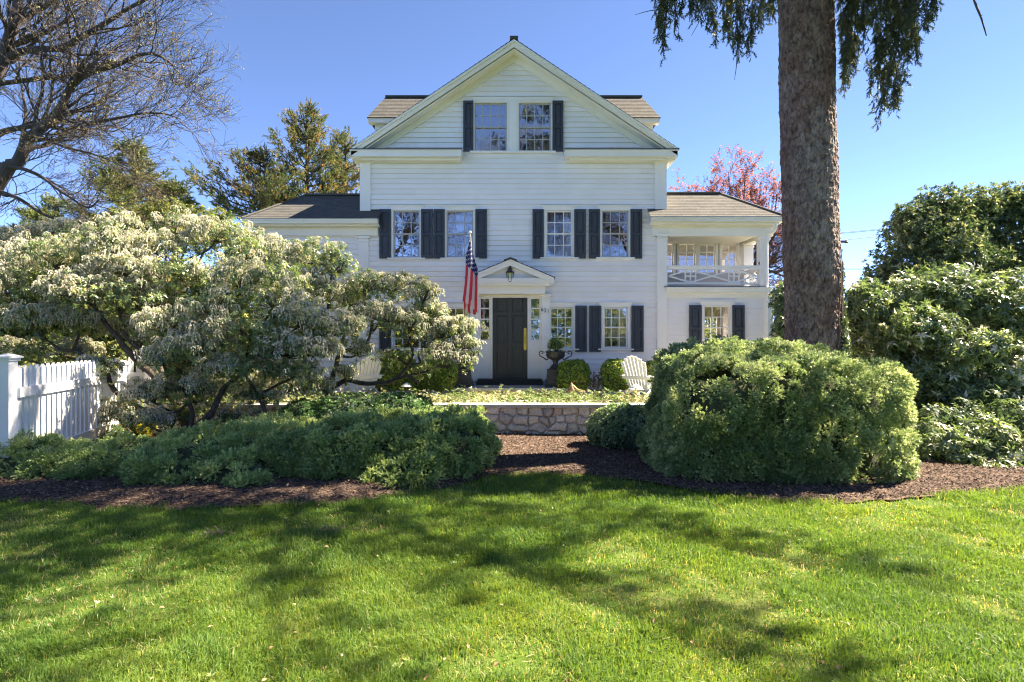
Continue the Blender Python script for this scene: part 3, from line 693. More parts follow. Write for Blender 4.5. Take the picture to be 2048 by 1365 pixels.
# door surround
m = MB(); m.box(X(957), X(1083), YF-.03, YF+.05, Z(596), Z(588)-.002); m.box(X(957), X(984), YF-.025, YF+.05, Z(770), Z(682)); m.box(X(1056), X(1083), YF-.025, YF+.05, Z(770), Z(682))
for a, b in ((957, 959.5), (980.5, 984.5), (1056, 1060), (1081, 1083)): m.box(X(a), X(b), YF-.028, YF+.05, Z(682), Z(596))
m.box(X(961), X(979), YF-.036, YF-.025, Z(756), Z(692)); m.box(X(1061), X(1079), YF-.036, YF-.025, Z(756), Z(692))
m.box(X(982), X(985), YF-.06, YF+.05, Z(758), Z(586)); m.box(X(1055), X(1058), YF-.06, YF+.05, Z(758), Z(586)); m.box(X(982), X(1058), YF-.062, YF+.05, Z(588), Z(585))
m.box(X(957), X(1083), YF+.05, YF+.1, Z(592), Z(585)); m.build('door_surround', M['trim'], house)
for a, b in ((959.5, 980.5), (1060, 1081)):
    x0, x1 = X(a), X(b); s = frame(MB(), x0, x1, Z(682), Z(596), .028, YF-.012, YF+.02)
    for q in range(1, 4): zc = Z(682)+(Z(596)-Z(682))*q/4; s.box(x0+.028, x1-.028, YF-.01, YF+.018, zc-.016, zc+.016)
    so = s.build('sidelight', M['trim'], house); MB().box(x0+.01, x1-.01, YF+.006, YF+.010, Z(681), Z(597)).build('sidelight_glass', M['glass'], so)
dx0, dx1, dz0, dz1 = X(985), X(1055), Z(758), Z(588)
m = MB(); st = .115; mx_ = (dx0+dx1)/2; rows = [(Z(753), Z(696)), (Z(686), Z(631)), (Z(625), Z(595))]
yd = YF+.03
m.box(dx0, dx0+st-.02, yd-.02, yd+.03, dz0, dz1); m.box(dx1-st+.02, dx1, yd-.02, yd+.03, dz0, dz1); m.box(mx_-.05, mx_+.05, yd-.0195, yd+.03, dz0, dz1)
zs = [dz0]+[q for r in rows for q in r]+[dz1]
for i in range(0, len(zs), 2): m.box(dx0+st-.02, dx1-st+.02, yd-.019, yd+.03, zs[i], zs[i+1])
for (a, b) in rows:
    for (p, q) in ((dx0+st-.02, mx_-.05), (mx_+.05, dx1-st+.02)):
        m.box(p, q, yd+.022, yd+.04, a, b); m.box(p+.035, q-.035, yd+.004, yd+.021, a+.04, b-.04)
door = m.build('door', M['door'], house)
m = MB(); hx0, hx1 = X(1047.5), X(1053); m.box(hx0, hx1, yd-.03, yd-.02, Z(698), Z(659)); m.lathe([(.0, -.012), (.034, -.012), (.034, 0), (0, 0)], (0, 0, 0), 16) if False else None
for zc in (Z(698), Z(659)):
    a = np.arange(16)*np.pi/8; r = (hx1-hx0)/2; V = [(r*math.cos(q)+(hx0+hx1)/2, yd-.0295, r*math.sin(q)+zc) for q in a]+[(r*math.cos(q)+(hx0+hx1)/2, yd-.0205, r*math.sin(q)+zc) for q in a]
    m.add(V, [(i, (i+1) % 16, 16+(i+1) % 16, 16+i) for i in range(16)], [(0, i+1, i) for i in range(1, 15)])
hc = (hx0+hx1)/2; m.tube(spline([(hc, yd-.03, Z(690)), (hc, yd-.075, Z(687)), (hc, yd-.08, Z(676)), (hc, yd-.04, Z(671))], 5), .011, 6)
m.lathe([(0, -.03), (.018, -.024), (.026, 0), (.018, .024), (0, .03)], (hc, yd-.06, Z(665)), 12)
m.build('door_handle', M['brass'], door)
m = MB(); m.box(X(953, 13.7), X(1086, 13.7), 13.62, 13.98, Z(771, 13.62), Z(764, 13.62)); m.box(X(955, 13.7), X(1084, 13.7), 13.70, 13.99, Z(764, 13.62)+.001, Z(759, 13.7)); m.build('threshold', M['black'], house)
# lantern
L0 = np.array((X(1020, 13.72), 13.62, 0)); zt, zb = Z(534, 13.62), Z(565, 13.62)
def ln(mb, prof, k=6): return mb.lathe([(r, zb+(zt-zb)*h) for r, h in prof], (L0[0], L0[1], 0), k)
m = MB(); ln(m, [(.0, 0), (.058, 0), (.062, .04), (.05, .05), (.0, .05)]); ln(m, [(0, .60), (.10, .60), (.105, .64), (.062, .74), (.05, .76), (.055, .88), (.03, .95), (.008, 1.0), (0, 1.02)], 6)
for q in range(6):
    a = q*np.pi/3; m.tube([(L0[0]+.055*math.cos(a), L0[1]+.055*math.sin(a), zb+.04*(zt-zb)), (L0[0]+.092*math.cos(a), L0[1]+.092*math.sin(a), zb+.62*(zt-zb))], .006, 4)
m.tube(spline([(L0[0], L0[1], zt-.01), (L0[0], L0[1]+.02, zt+.04), (L0[0], 13.69, zt+.03)], 5), .008, 5)
m.box(L0[0]-.03, L0[0]+.03, 13.665, 13.69, zt-.05, zt+.05)
lan = m.build('lantern', M['iron'], house)
m = MB(); ln(m, [(.045, .06), (.082, .59)], 6); m.build('lantern_glass', M['glass2'], lan)
m = MB(); m.tube([(L0[0], L0[1], zb+.03), (L0[0], L0[1], zb+.11)], .012, 8); m.build('candle_bulb', M['lamp'], lan)
# house number 621
def text_mesh(s, size, x, y, z, mat, parent, name):
    cu = bpy.data.curves.new('t', 'FONT'); cu.body = s; cu.size = size; cu.extrude = .004; cu.align_x = 'CENTER'
    to = bpy.data.objects.new('t', cu); COL.objects.link(to); dg = bpy.context.evaluated_depsgraph_get()
    me = bpy.data.meshes.new_from_object(to.evaluated_get(dg)); bpy.data.objects.remove(to)
    me.transform(Matrix.Translation((x, y, z)) @ Matrix.Rotation(R(90), 4, 'X')); me.materials.clear(); me.materials.append(mat)
    return link(name, me, parent)
for s, px, py in (('6', 1084, 623), ('2', 1090.5, 625), ('1', 1096.5, 627)): text_mesh(s, .135, X(px, 13.89), 13.885, Z(py, 13.89), M['iron'], house, 'house_number')
MB().box(X(1089), X(1093), YF-.118, YF-.105, Z(681), Z(675)).build('doorbell', M['cream'], house)
# ---- wings
def hip(parent, xe_out, xe_in, xr_in, xr_out, ye, zE, zR, back=True, name='wing_roof'):
    # front slope from the eave (ye,zE) to the ridge, hip at the outer end
    run = abs(xe_out-xr_out); yr = ye+run; m = MB(); sg = 1 if xe_out > xe_in else -1
    bot = np.array((0, ye, zE)); top = np.array((0, yr, zR)); d = top-bot; L = np.linalg.norm(d); d /= L
    f = lambda v: tuple(sorted((xe_in, xe_out-sg*run*v/L)))
    courses(m, bot, (1, 0, 0), d, (0, -abs(d[2]), abs(d[1])), L, .10, .005, f, tab=.16)
    bot2 = np.array((0, yr+run, zE)); d2 = unit(np.array((0, yr, zR))-bot2)
    courses(m, bot2, (1, 0, 0), d2, (0, abs(d2[2]), abs(d2[1])), L, .10, .005, f, tab=.6)
    o3 = np.array((xe_out, ye, zE)); d3 = unit(np.array((-sg*run, 0, zR-zE)))
    courses(m, o3, (0, 1, 0), d3, (sg*abs(d3[2]), 0, abs(d3[0])), L, .10, .005, lambda v: (run*v/L, 2*run-run*v/L), tab=.6)
    a, b = sorted((xe_in, xr_out)); m.box(a, b, yr-.08, yr+.08, zR-.01, zR+.03, v=.7)
    m.tube([(xe_out, ye, zE+.01), (xr_out, yr, zR+.01)], .035, 5, v=.6)
    return m.build(name, M['shingle'], parent), yr, run
YE = 13.6
# left wing
zE = Z(438, YE)+.01; xo = X(484, YE); r_ = 1.156
hip(house, xo, X(757, YE), X(720), xo+r_, YE, zE, Z(391, YE+r_))
m = MB(); m.box(xo, X(755, YE), YE, YE+.10, Z(447, YE), zE-.012); m.box(xo+.02, X(754, YE), YE-.02, YE, Z(441, YE), zE-.01); m.build('gutter', M['gutter'], house)
m = MB(); m.box(xo+.1, X(754, YE), YE+.102, YF-.1, Z(452, YE+.1), Z(447, YE+.1)); m.box(xo+.12, xo+.16, YE+.1, YE+2*r_-.1, Z(452, YE+.1), zE-.02)
m.box(X(508), X(757), YF-.098, YF-.024, Z(473), Z(452)); m.box(X(508), X(757), YF-.13, YF-.099, Z(457), Z(452)); m.build('wing_frieze', M['cream'], house)
m = MB(); m.box(xo+.02, xl, YE+.12, YE+2*r_-.05, zE-.03, zE-.008); m.build('soffit', M['cream'], house)
m = courses(MB(), (0, YF, .4), (1, 0, 0), (0, 0, 1), (0, -1, 0), Z(473)-.4, .14, .03, lambda v: (X(509), X(727)+.01), gap=.009); m.box(X(509), X(512), YF+.01, 15.9, .4, 4.6); m.box(X(509), xl, 15.85, 15.9, .4, 4.6); m.build('wing_siding', M['siding'], house)
pilaster(718, 738, 474, 775, house); pilaster(509, 527, 474, 775, house)
m = MB(); xd = X(504, 13.75); m.tube(spline([(xd, 13.72, Z(447, 13.72)), (xd, 13.74, Z(455, 13.7)), (xd+.05, 13.9, Z(470, 13.8)), (xd+.05, 13.92, 3.5), (xd+.05, 13.92, .5)], 6), .04, 8); m.build('downspout', M['lamp'], house)
# right wing
xo = X(1571, YE); r_ = 1.17; zE = Z(434, YE)+.01
hip(house, xo, X(1301, YE), X(1332), xo-r_, YE, zE, Z(388, YE+r_))
m = MB(); m.box(X(1303, YE), xo, YE, YE+.10, Z(443, YE), zE-.012); m.box(X(1303, YE), xo-.02, YE-.02, YE, Z(437, YE), zE-.01); m.box(xo-.1, xo, YE+.101, YE+2*r_, Z(443, YE), zE-.012); m.build('gutter', M['gutter'], house)
m = MB(); m.box(X(1304, YE), xo-.1, YE+.102, YF-.1, Z(449, YE+.1), Z(443, YE+.1))
m.box(X(1303), X(1543), YF-.098, YF+.10, Z(474), Z(449)); m.box(X(1303), X(1545), YF-.13, YF-.099, Z(457), Z(449))
m.box(X(1543)-.2, X(1543), YF+.101, 15.6, Z(474), Z(449))
m.build('wing_frieze', M['cream'], house)
m = MB(); m.box(X(1304), xo-.02, YE+.12, YE+2*r_-.05, zE-.03, zE-.008); m.box(xr, X(1540)-.21, YF+.102, 15.6, Z(468), Z(466)); m.build('soffit', M['cream'], house)
# lower right wing wall
wl_ = [op(1407, 1460, 612, 700)]
m = courses(MB(), (0, YF, .4), (1, 0, 0), (0, 0, 1), (0, -1, 0), Z(597)-.4, .135, .032, lambda v: (X(1332), X(1530)), [(a, b, c-.4, d-.4) for a, b, c, d in wl_], gap=.009)
xw = X(1545)
m.box(xw-.1, xw-.01, YF+.02, 17.2, .4, 2.9); m.build('wing_siding', M['siding'], house)
m = MB(); m.box(X(1332), X(1530), YF-.04, YF+.02, Z(597), Z(586)); m.box(X(1330), X(1535), YF-.14, YF+.3, Z(586), Z(578)); m.box(X(1330)-.0, X(1537), YF-.17, YF+.3, Z(578)+.002, Z(576)); m.build('balcony_cornice', M['cream'], house)
window(wl_[0], 3, 2, M['sashw'], M['glass2'], house)
for a, b in ((1377, 1401), (1463, 1487)): shutter(X(a), X(b), Z(702), Z(611), house)
pilaster(1527, 1544, 586, 775, house, cap=False); pilaster(1313, 1333, 470, 775, house, dep=.08)
# sunroom behind it: floor, back wall with bright windows
m = MB(); m.box(xr, xw, YF+.05, 17.2, .42, .5); m.box(xr, xw, YF+.31, 17.2, 2.86, 3.0)
bw = 17.1; xs = np.linspace(xr+.15, xw-.12, 4)
m.box(xr, xw, bw, bw+.08, .5, 1.2); m.box(xr, xw, bw, bw+.08, 2.5, 2.86)
for x in xs: m.box(x-.09, x+.09, bw-.001, bw+.08, 1.2, 2.5)
m.box(xr+.01, xr+.06, YF+.05, bw, .5, 2.86); m.build('sunroom', M['room'], house)
m = MB()
for k in range(3):
    a, b = xs[k]+.09, xs[k+1]-.09; frame(m, a, b, 1.2, 2.5, .05, bw+.01, bw+.05)
    for q in range(1, 3): m.box(a+(b-a)*q/3-.012, a+(b-a)*q/3+.012, bw+.015, bw+.045, 1.25, 2.45)
    for q in range(1, 5): m.box(a+.05, b-.05, bw+.016, bw+.044, 1.2+1.3*q/5-.012, 1.2+1.3*q/5+.012)
m.build('sunroom_window', M['sashw'], house)
# balcony: deck, back wall with windows, columns, railing
m = MB(); m.box(xr, X(1535), YF-.10, 15.6, Z(576)+.004, Z(576)+.03); m.build('balcony_deck', M['deck'], house)
yb = 15.45; zd = Z(576)+.03
wz = [(X(a, yb), X(b, yb), Z(547, yb), Z(463, yb)) for a, b in ((1318, 1347), (1357, 1391), (1398, 1431), (1442, 1475))]
m = courses(MB(), (0, yb, zd), (1, 0, 0), (0, 0, 1), (0, -1, 0), 1.45, .12, .018, lambda v: (xr, X(1480, yb)), [(a, b, c-zd, d-zd) for a, b, c, d in wz]); m.build('wing_siding', M['porch'], house)
for o in wz: window(o, 2, 3, M['sashw'], M['glass2'], house, y=yb, head=False, cw=.05, sill=False)
m = MB(); m.box(xr, X(1478, yb), 15.58, 15.6, zd, 3.6); m.box(xr, 6.2, 16.9, 17, 3.0, 4.7); m.box(6.2, 6.25, 15.6, 17, 3.0, 4.7); m.build('upper_room', M['roomd'], house)
pilaster(1481, 1500, 489, 588, house, y=15.40, dep=.22, name='column')
m = MB(); x0, x1 = X(1519), X(1536); 
m.box(x0, x1, YF-.04, YF+.17, zd, Z(474)-.12); m.box(x0-.015, x1+.015, YF-.06, YF+.19, Z(474)-.12, Z(474)-.08); m.box(x0-.035, x1+.035, YF-.085, YF+.215, Z(474)-.08, Z(474)-.002); m.build('column', M['trim'], house)
MB().box(X(1519)-.014, X(1519)-.002, YF-.01, YF+.03, Z(529), Z(525)).build('security_camera', M['black'], house)
m = MB(); xd = X(1549, 13.75); m.tube(spline([(xd+.0, 13.7, Z(442, 13.7)), (xd+.0, 13.71, Z(458, 13.75)), (xd-.03, 13.8, Z(466, 13.8)), (xd-.10, 13.93, Z(476, 13.9)), (xd-.105, 13.93, 3.4), (xd-.105, 13.93, .5)], 6), .042, 8); m.build('downspout', M['lamp'], house)
def rail(parent, p0, p1, zb, zt):
    p0 = np.array(p0, float); p1 = np.array(p1, float); L = np.linalg.norm(p1-p0); d = (p1-p0)/L; M4 = Matrix.Translation((p0[0], p0[1], 0)) @ Matrix.Rotation(math.atan2(d[1], d[0]), 4, 'Z')
    m = MB(); m.box(0, L, -.045, .045, zt-.03, zt+.012, M4=M4); m.box(0, L, -.025, .025, zt-.085, zt-.031, M4=M4); m.box(0, L, -.025, .025, zb, zb+.05, M4=M4)
    def bar(a, b, w=.036, off=0.):
        a = np.array(a); b = np.array(b); l = np.linalg.norm(b-a); an = math.atan2(b[1]-a[1], b[0]-a[0])
        MM = M4 @ Matrix.Translation((a[0], 0, a[1])) @ Matrix.Rotation(-an, 4, 'Y'); m.box(0, l, -.012+off, .012+off, -w/2, w/2, M4=MM)
    z0_, z1_ = zb+.05, zt-.085; zm = (z0_+z1_)/2
    for c in (.25*L, .72*L) if L > 1.6 else (.5*L,):
        w = .13
        for q in (-w, 0, w): bar((c+q, z0_), (c+q, z1_), .032)
        bar((c-w, zm), (c+w, zm), .03, .002)
        e = .235*L if L > 1.6 else .45*L
        for s in (-1, 1):
            bar((c, z1_), (c+s*e, zm), .036, .004); bar((c, z0_), (c+s*e, zm), .036, -.004)
    return m.build('railing', M['trim'], parent)
rail(house, (X(1334), YF-.02), (X(1519), YF-.02), zd+.05, Z(533)); rail(house, (X(1528), YF+.18), (X(1528), 15.18), zd+.05, Z(533))

# ------------------------------------------------------------ retaining wall
rg = np.random.RandomState(5)
YW = 10.8; wx0, wx1 = -6.9, 3.9
sw = empty('stone_wall', (0, YW, 0), 'low retaining wall of mortared fieldstone with a flat bluestone cap below the terrace', 'wall')
nx, nz = int((wx1-wx0)/.011), 56
xs = np.linspace(wx0, wx1, nx); zs = np.linspace(-.16, .475, nz)
gx, gzz = np.meshgrid(xs, zs)
pts = []; 
for lv in range(4):
    x = wx0
    while x < wx1:
        w = rg.choice([.13, .24, .38, .56], p=[.3, .3, .25, .15]); pts.append((x+w/2, -.10+lv*.175+rg.uniform(-.05, .05), w)); x += w
pts = np.array(pts)
wob = np.stack([gx, 0*gx, gzz], -1); wx_ = gx+.03*vnoise(wob, 7)+.012*vnoise(wob, 22); wz_ = gzz+.025*vnoise(wob+9, 7)+.01*vnoise(wob+4, 22)
d1 = np.full(gx.shape, 9.); d2 = d1.copy(); idx = np.zeros(gx.shape, int)
for k, (a, b, w) in enumerate(pts):
    sel = np.abs(gx[0]-a) < .6; X_ = wx_[:, sel]; Z_ = wz_[:, sel]
    d = (np.abs((X_-a)/(.6+w*1.4))**3.2+np.abs((Z_-b)/.85)**3.2)**(1/3.2)
    D1, D2, I = d1[:, sel], d2[:, sel], idx[:, sel]; c = d < D1
    D2 = np.where(c, D1, np.minimum(D2, d)); I = np.where(c, k, I); D1 = np.where(c, d, D1)
    d1[:, sel], d2[:, sel], idx[:, sel] = D1, D2, I
e = (d2-d1); mort = e < .013; prof = np.clip((e-.012)/.06, 0, 1)**.5; 
cellr = rg.rand(len(pts)); celld = rg.rand(len(pts))
yy = YW-.02-prof*(.03+.05*celld[idx])-.012*vnoise(wob, 14)*prof-.006*vnoise(wob, 45)
V = np.stack([gx, yy, gzz], -1).reshape(-1, 3); i = np.arange(nz-1)[:, None]*nx; j = np.arange(nx-1)[None]
m = MB().add(V, np.stack([i+j, i+j+1, i+nx+j+1, i+nx+j], -1).reshape(-1, 4), v=cellr[idx][:-1, :-1].ravel()); m.mq = [mort[:-1, :-1].ravel().astype(float)]
m.build('stonework', M['stone'], sw)
m = MB(); x = wx0-.05
while x < wx1+.05:
    w = rg.uniform(.8, 1.4); m.box(x, min(x+w, wx1+.05)-.006, YW-.13, YW+.22, .478, .535); x += w
m.build('cap', M['cap'], sw)
# entry slab
st = empty('entry_step', (X(1018), 13.4, .44), 'wide bluestone entry step on a brown stone base in front of the door', 'step')
a, b = X(901, 12.75), X(1136, 12.75); zt = Z(777, 12.75)
MB().box(a, b, 12.75, 13.98, zt-.06, zt).build('slab', M['slab'], st); MB().box(a+.06, b-.06, 12.82, 13.97, .40, zt-.061).build('step_base', M['brick'], st)
# urns
def urn(cx, cy, z, label, first=None):
    if first is not None:
        r = first.copy(); COL.objects.link(r); r.location = (cx, cy, z)
        for ch in first.children: cpy(ch, r)
        r['label'] = label; return r
    r = empty('urn', (cx, cy, z), label, 'urn', 'cast iron urns flanking the door')
    s = .012
    MB().lathe([(0, 0), (.245, 0), (.245, .03), (.225, .05), (.225, .16), (.205, .175), (.185, .36), (.195, .375), (.195, .40), (.15, .42), (.12, .46), (0, .46)], (cx, cy, z), sq=True).build('pedestal', M['iron'], r)
    MB().lathe([(0, .46), (.11, .46), (.12, .48), (.07, .52), (.055, .56), (.08, .58), (.06, .60), (.12, .64), (.20, .68), (.225, .73), (.215, .79), (.235, .81), (.245, .83), (.225, .835), (.20, .80), (0, .79)], (cx, cy, z), 28).build('bowl', M['iron'], r, smooth=True)
    for sg in (-1, 1):
        P = [(.17, .66), (.21, .635), (.25, .66), (.30, .69), (.36, .72), (.385, .78), (.36, .83), (.315, .835), (.295, .80), (.315, .775), (.335, .79)]
        P = spline([(cx+sg*p, cy, z+q) for p, q in P], 5); m = MB().tube(P, np.linspace(.017, .010, len(P)), 6)
        m.tube(spline([(cx+sg*.23, cy, z+.815), (cx+sg*.28, cy, z+.815), (cx+sg*.33, cy, z+.835)], 4), .010, 6)
        m.build('handle', M['iron'], r)
    return r
u1 = urn(X(1111, 13.25), 13.25, zt, 'black iron urn on its pedestal, right of the door by the house number')
urn(X(925, 13.25), 13.25, zt, 'black iron urn half hidden by the flowering shrub, left of the door', u1)

rgv = np.random.RandomState(21)
TB = [t_whorl(rgv, 7, .030, .016, .6, .5, .1) for _ in range(6)]
TYEW = [t_sprig(rgv, 12, .045, .022, .0085) for _ in range(8)]
TYEW2 = [t_sprig(rgv, 12, .036, .020, .0085) for _ in range(8)]
TWH = [t_whorl(rgv, 8, .075, .022, .25, .3, .35) for _ in range(6)]
TPAN = [t_panicle(rgv, 6) for _ in range(6)]
TRH = [t_whorl(rgv, 8, .115, .038, .12, .35, .35) for _ in range(6)]
THOL = [t_whorl(rgv, 6, .07, .030, .5, .5, .15) for _ in range(6)]
TBR = [t_brush(rgv, .15, .027, 15) for _ in range(6)]
def tufts(P, Nn, r, k, rad, spread=1.1):      # k shoots radiating from each tuft centre
    n = len(P); d = unit(np.repeat(Nn, k, 0)+spread*r.normal(size=(n*k, 3))*.55); d = np.where((d*np.repeat(Nn, k, 0)).sum(1)[:, None] < 0, -d, d)
    return np.repeat(P, k, 0)+d*rad*np.repeat(r.uniform(.6, 1.4, n), k)[:, None]*(.35+.65*r.rand(n*k)**.4)[:, None], d
def bush(name, label, cat, blobs, dens, temps, mat, S=1., lump=.12, lf=2.5, jit=.03, core=.82, zmin=None, group=None, tilt=.45, seed=1, corem='core', fine=.04, bury=.85, part='foliage', updir=0., tuft=None):
    r = np.random.RandomState(seed); b0 = blobs[0]
    root = empty(name, (b0[0], b0[1], zmin if zmin is not None else b0[2]-b0[5]), label, cat, group)
    P, Nn = blob_pts(blobs, dens, r, lump, lf, jit, zmin, bury=bury, fine=fine)
    Nn = unit(Nn+np.array((0, 0, updir))); vb = None
    if tuft:
        k_ = vnoise(P, 2.6)+.5*vnoise(P, 6) > -.85; P, Nn = P[k_], Nn[k_]
        tone = .18*r.normal(size=len(P)); P, Nn = tufts(P, Nn, r, tuft[0], tuft[1]); vb = np.repeat(tone, tuft[0]); k_ = P[:, 2] > .02; P, Nn, vb = P[k_], Nn[k_], vb[k_]
        root_v = np.clip(.45+.2*r.normal(size=len(P))+vb+.25*vnoise(P, 1.5), 0, 1)
        scatter(MB(), temps, P, Nn, S*r.uniform(.75, 1.2, len(P)), r, tilt, v=root_v).build(part, mat, root)
    else: scatter(MB(), temps, P, Nn, S*r.uniform(.7, 1.25, len(P)), r, tilt, v=np.clip(.45+.3*r.normal(size=len(P))+.35*vnoise(P, 1.5), 0, 1)).build(part, mat, root)
    if core: core_mesh(blobs, MB(), core, 20, lump, lf, zmin).build('light_block_core', M[corem], root, smooth=True)  # solid hull added under the leaf shell to stop light passing through
    return root
# plants in the urns
zu = zt+.80
for cx, lab in ((X(1111, 13.25), 'small clipped evergreen ball in the urn beside the house number'), (X(925, 13.25), 'small clipped evergreen ball in the urn left of the door')):
    rt = bush('urn_plant', lab, 'plant', [(cx, 13.25, zu+.12, .18, .18, .22, 2.)], 1500, TYEW2, M['box'], .8, core=.8, seed=4, group='evergreens in the door urns', updir=.4)
    r = np.random.RandomState(9); n = 46; a = r.rand(n)*6.28; P = np.stack([cx+.19*np.cos(a), 13.25+.19*np.sin(a), zu+.05+.05*r.rand(n)], -1)
    scatter(MB(), [t_whorl(r, 5, .026, .024, .2, .2, .1)], P, P-np.array((cx, 13.25, zu-.1)), r.uniform(.7, 1.2, n), r).build('blossom', M['petal'], rt)

# boxwoods along the front
BX = [([(1146, 751, 32, 31, 12.95), (1132, 756, 16, 25, 12.90)], 'rounded yellow green boxwood right of the iron urn', 31),
      ([(1240, 751, 36, 30, 12.85), (1222, 758, 18, 24, 12.80)], 'rounded boxwood between the bronze shrub and the white chair', 32),
      ([(1268, 750, 26, 28, 13.15)], 'dark boxwood behind the garden chair by the clipped hedge', 33),
      ([(1302, 752, 26, 28, 13.05)], 'boxwood under the wing mostly hidden by the clipped hedge', 37),
      ([(880, 750, 34, 31, 12.85)], 'dark rounded boxwood beside the urn left of the door', 34),
      ([(795, 745, 36, 36, 12.95), (770, 755, 30, 28, 12.85)], 'boxwood right of the left garden chair behind the low branch', 35),
      ([(840, 758, 24, 26, 12.85)], 'small boxwood behind the path light, under the flowering shrub', 36)]
for bl, lab, sd in BX:
    bb = [B(*q, None, 3.2) for q in bl]; bush('boxwood', lab, 'shrub', bb, 1500, TB, M['box'], 1.15, zmin=.44, seed=sd, group='boxwoods along the house front', core=.90, lump=.10, lf=2.)
r = np.random.RandomState(8); root = empty('bronze_shrub', (X(1188, 13.2), 13.2, .44), 'thin bronze leaved twiggy shrub between two rounded boxwoods', 'shrub'); m = MB(); tips = []
for q in range(9): grow(m, (X(1188, 13.2)+r.uniform(-.08, .08), 13.2, .44), (r.uniform(-.5, .5), r.uniform(-.3, .3), 1), .28, .010, 2, r, tips, .1, .15, (2, 3), .7)
m.build('twig', M['barkt'], root); P = np.array([p for p, d in tips]); P = P[P[:, 2] > .5]
scatter(MB(), TB, P, P-P.mean(0), r.uniform(.6, 1.1, len(P)), r, .6).build('foliage', M['redtwig'], root)

# chairs (built at the origin facing -Y, then turned)
def chair():
    r = empty('adirondack_chair', (0, 0, 0), cat='chair', group='white garden chairs on the terrace'); mat = M['chair']
    m = MB(); Rb = Matrix.Translation((0, .22, .26)) @ Matrix.Rotation(R(-24), 4, 'X')
    n = 7
    for k in range(n):      # fan of slats with a rounded top
        t = (k-(n-1)/2)/((n-1)/2); h = .80-.13*t*t; w0, w1 = .056, .074; c0, c1 = t*.19, t*.26
        V = [(c0-w0/2, 0, 0), (c0+w0/2, 0, 0), (c1+w1/2, 0, h-.03*max(t, 0)), (c1-w1/2, 0, h+.03*min(t, 0)), (c0-w0/2, .02, 0), (c0+w0/2, .02, 0), (c1+w1/2, .02, h-.03*max(t, 0)), (c1-w1/2, .02, h+.03*min(t, 0))]
        V = np.array(V) @ np.array(Rb)[:3, :3].T+np.array(Rb)[:3, 3]
        m.add(V, [(0, 1, 2, 3), (7, 6, 5, 4), (0, 4, 5, 1), (1, 5, 6, 2), (2, 6, 7, 3), (3, 7, 4, 0)])
    m.build('backrest', mat, r)
    m = MB()
    for k in range(6):
        M4 = Matrix.Translation((0, -.32+k*.095, .36-k*.022)) @ Matrix.Rotation(R(-13), 4, 'X'); m.box(-.27, .27, 0, .082, -.01, .01, M4=M4)
    m.build('seat', mat, r)
    for s in (-1, 1):
        m = MB(); m.box(s*.33-.065, s*.33+.065, -.42, .34, .535, .557); m.build('armrest', mat, r)
        m = MB(); m.box(s*.285-.012, s*.285+.012, -.36, -.26, 0, .534); m.build('leg', mat, r)
        m = MB(); P = [(-.37, .30), (-.37, .38), (.18, .26), (.62, .03), (.62, 0), (.50, 0), (.12, .16)]
        Vv = [(s*.255-.012, y, z) for y, z in P]+[(s*.255+.012, y, z) for y, z in P]; k = len(P)
        m.add(Vv, [(i, (i+1) % k, k+(i+1) % k, k+i) for i in range(k)], [(0, i+1, i) for i in range(1, k-1)]+[(k, k+i, k+i+1) for i in range(1, k-1)])
        m.build('leg', mat, r)
    m = MB(); M4 = Matrix.Translation((0, .345, .52)) @ Matrix.Rotation(R(-24), 4, 'X'); m.box(-.33, .33, 0, .025, -.04, .04, M4=M4); m.build('back_rail', mat, r)
    return r
ch = chair(); ch.location = (X(1287, 12.5), 12.5, .44); ch.rotation_euler = (0, 0, R(140)); ch['label'] = 'white slatted garden chair beside the large clipped hedge'
c2 = ch.copy(); COL.objects.link(c2)
for k in ch.children: cpy(k, c2)
c2.location = (X(722, 12.6), 12.6, .44); c2.rotation_euler = (0, 0, R(-142)); c2['label'] = 'white slatted garden chair behind the long crooked branch of the flowering shrub'
# path lights
def light(cx, cy, label, src=None):
    if src:
        r = src.copy(); COL.objects.link(r); r.location = (cx, cy, .44); r['label'] = label
        for k in src.children: cpy(k, r)
        return r
    r = empty('path_light', (cx, cy, .44), label, 'garden lamp', 'white mushroom path lights')
    MB().tube([(cx, cy, .40), (cx, cy, .80)], .014, 8).build('stem', M['utility'], r)
    MB().lathe([(0, .42), (.012, .42), (.05, .395), (.115, .345), (.12, .335), (.05, .34), (0, .34)], (cx, cy, .44), 24).build('lamp_shade', M['lamp'], r, smooth=True); return r
l1 = light(X(1272, 11.6), 11.6, 'white mushroom path light in front of the right garden chair'); light(X(813, 12.0), 12.0, 'white mushroom path light under the flowering shrub left of the steps', l1)
# little brown ornament by the step
m = MB(); c = W(1143, 785, 12.4); P = [(0, .0), (.07, .0), (.075, .06), (.045, .13), (.0, .20)]
m.lathe([(.075, 0), (.08, .05), (.055, .12), (.02, .19), (.006, .215)], c, 12); m.tube(spline([c+(.02, 0, .14), c+(.10, 0, .07), c+(.20, -.02, .03), c+(.30, -.02, .015)], 5), [.04]*5+[.03]*5+[.02]*5+[.012], 8)
tag(m.build('garden_ornament', M['terracotta'], smooth=True), 'small brown curved stone ornament beside the entry step', 'ornament')

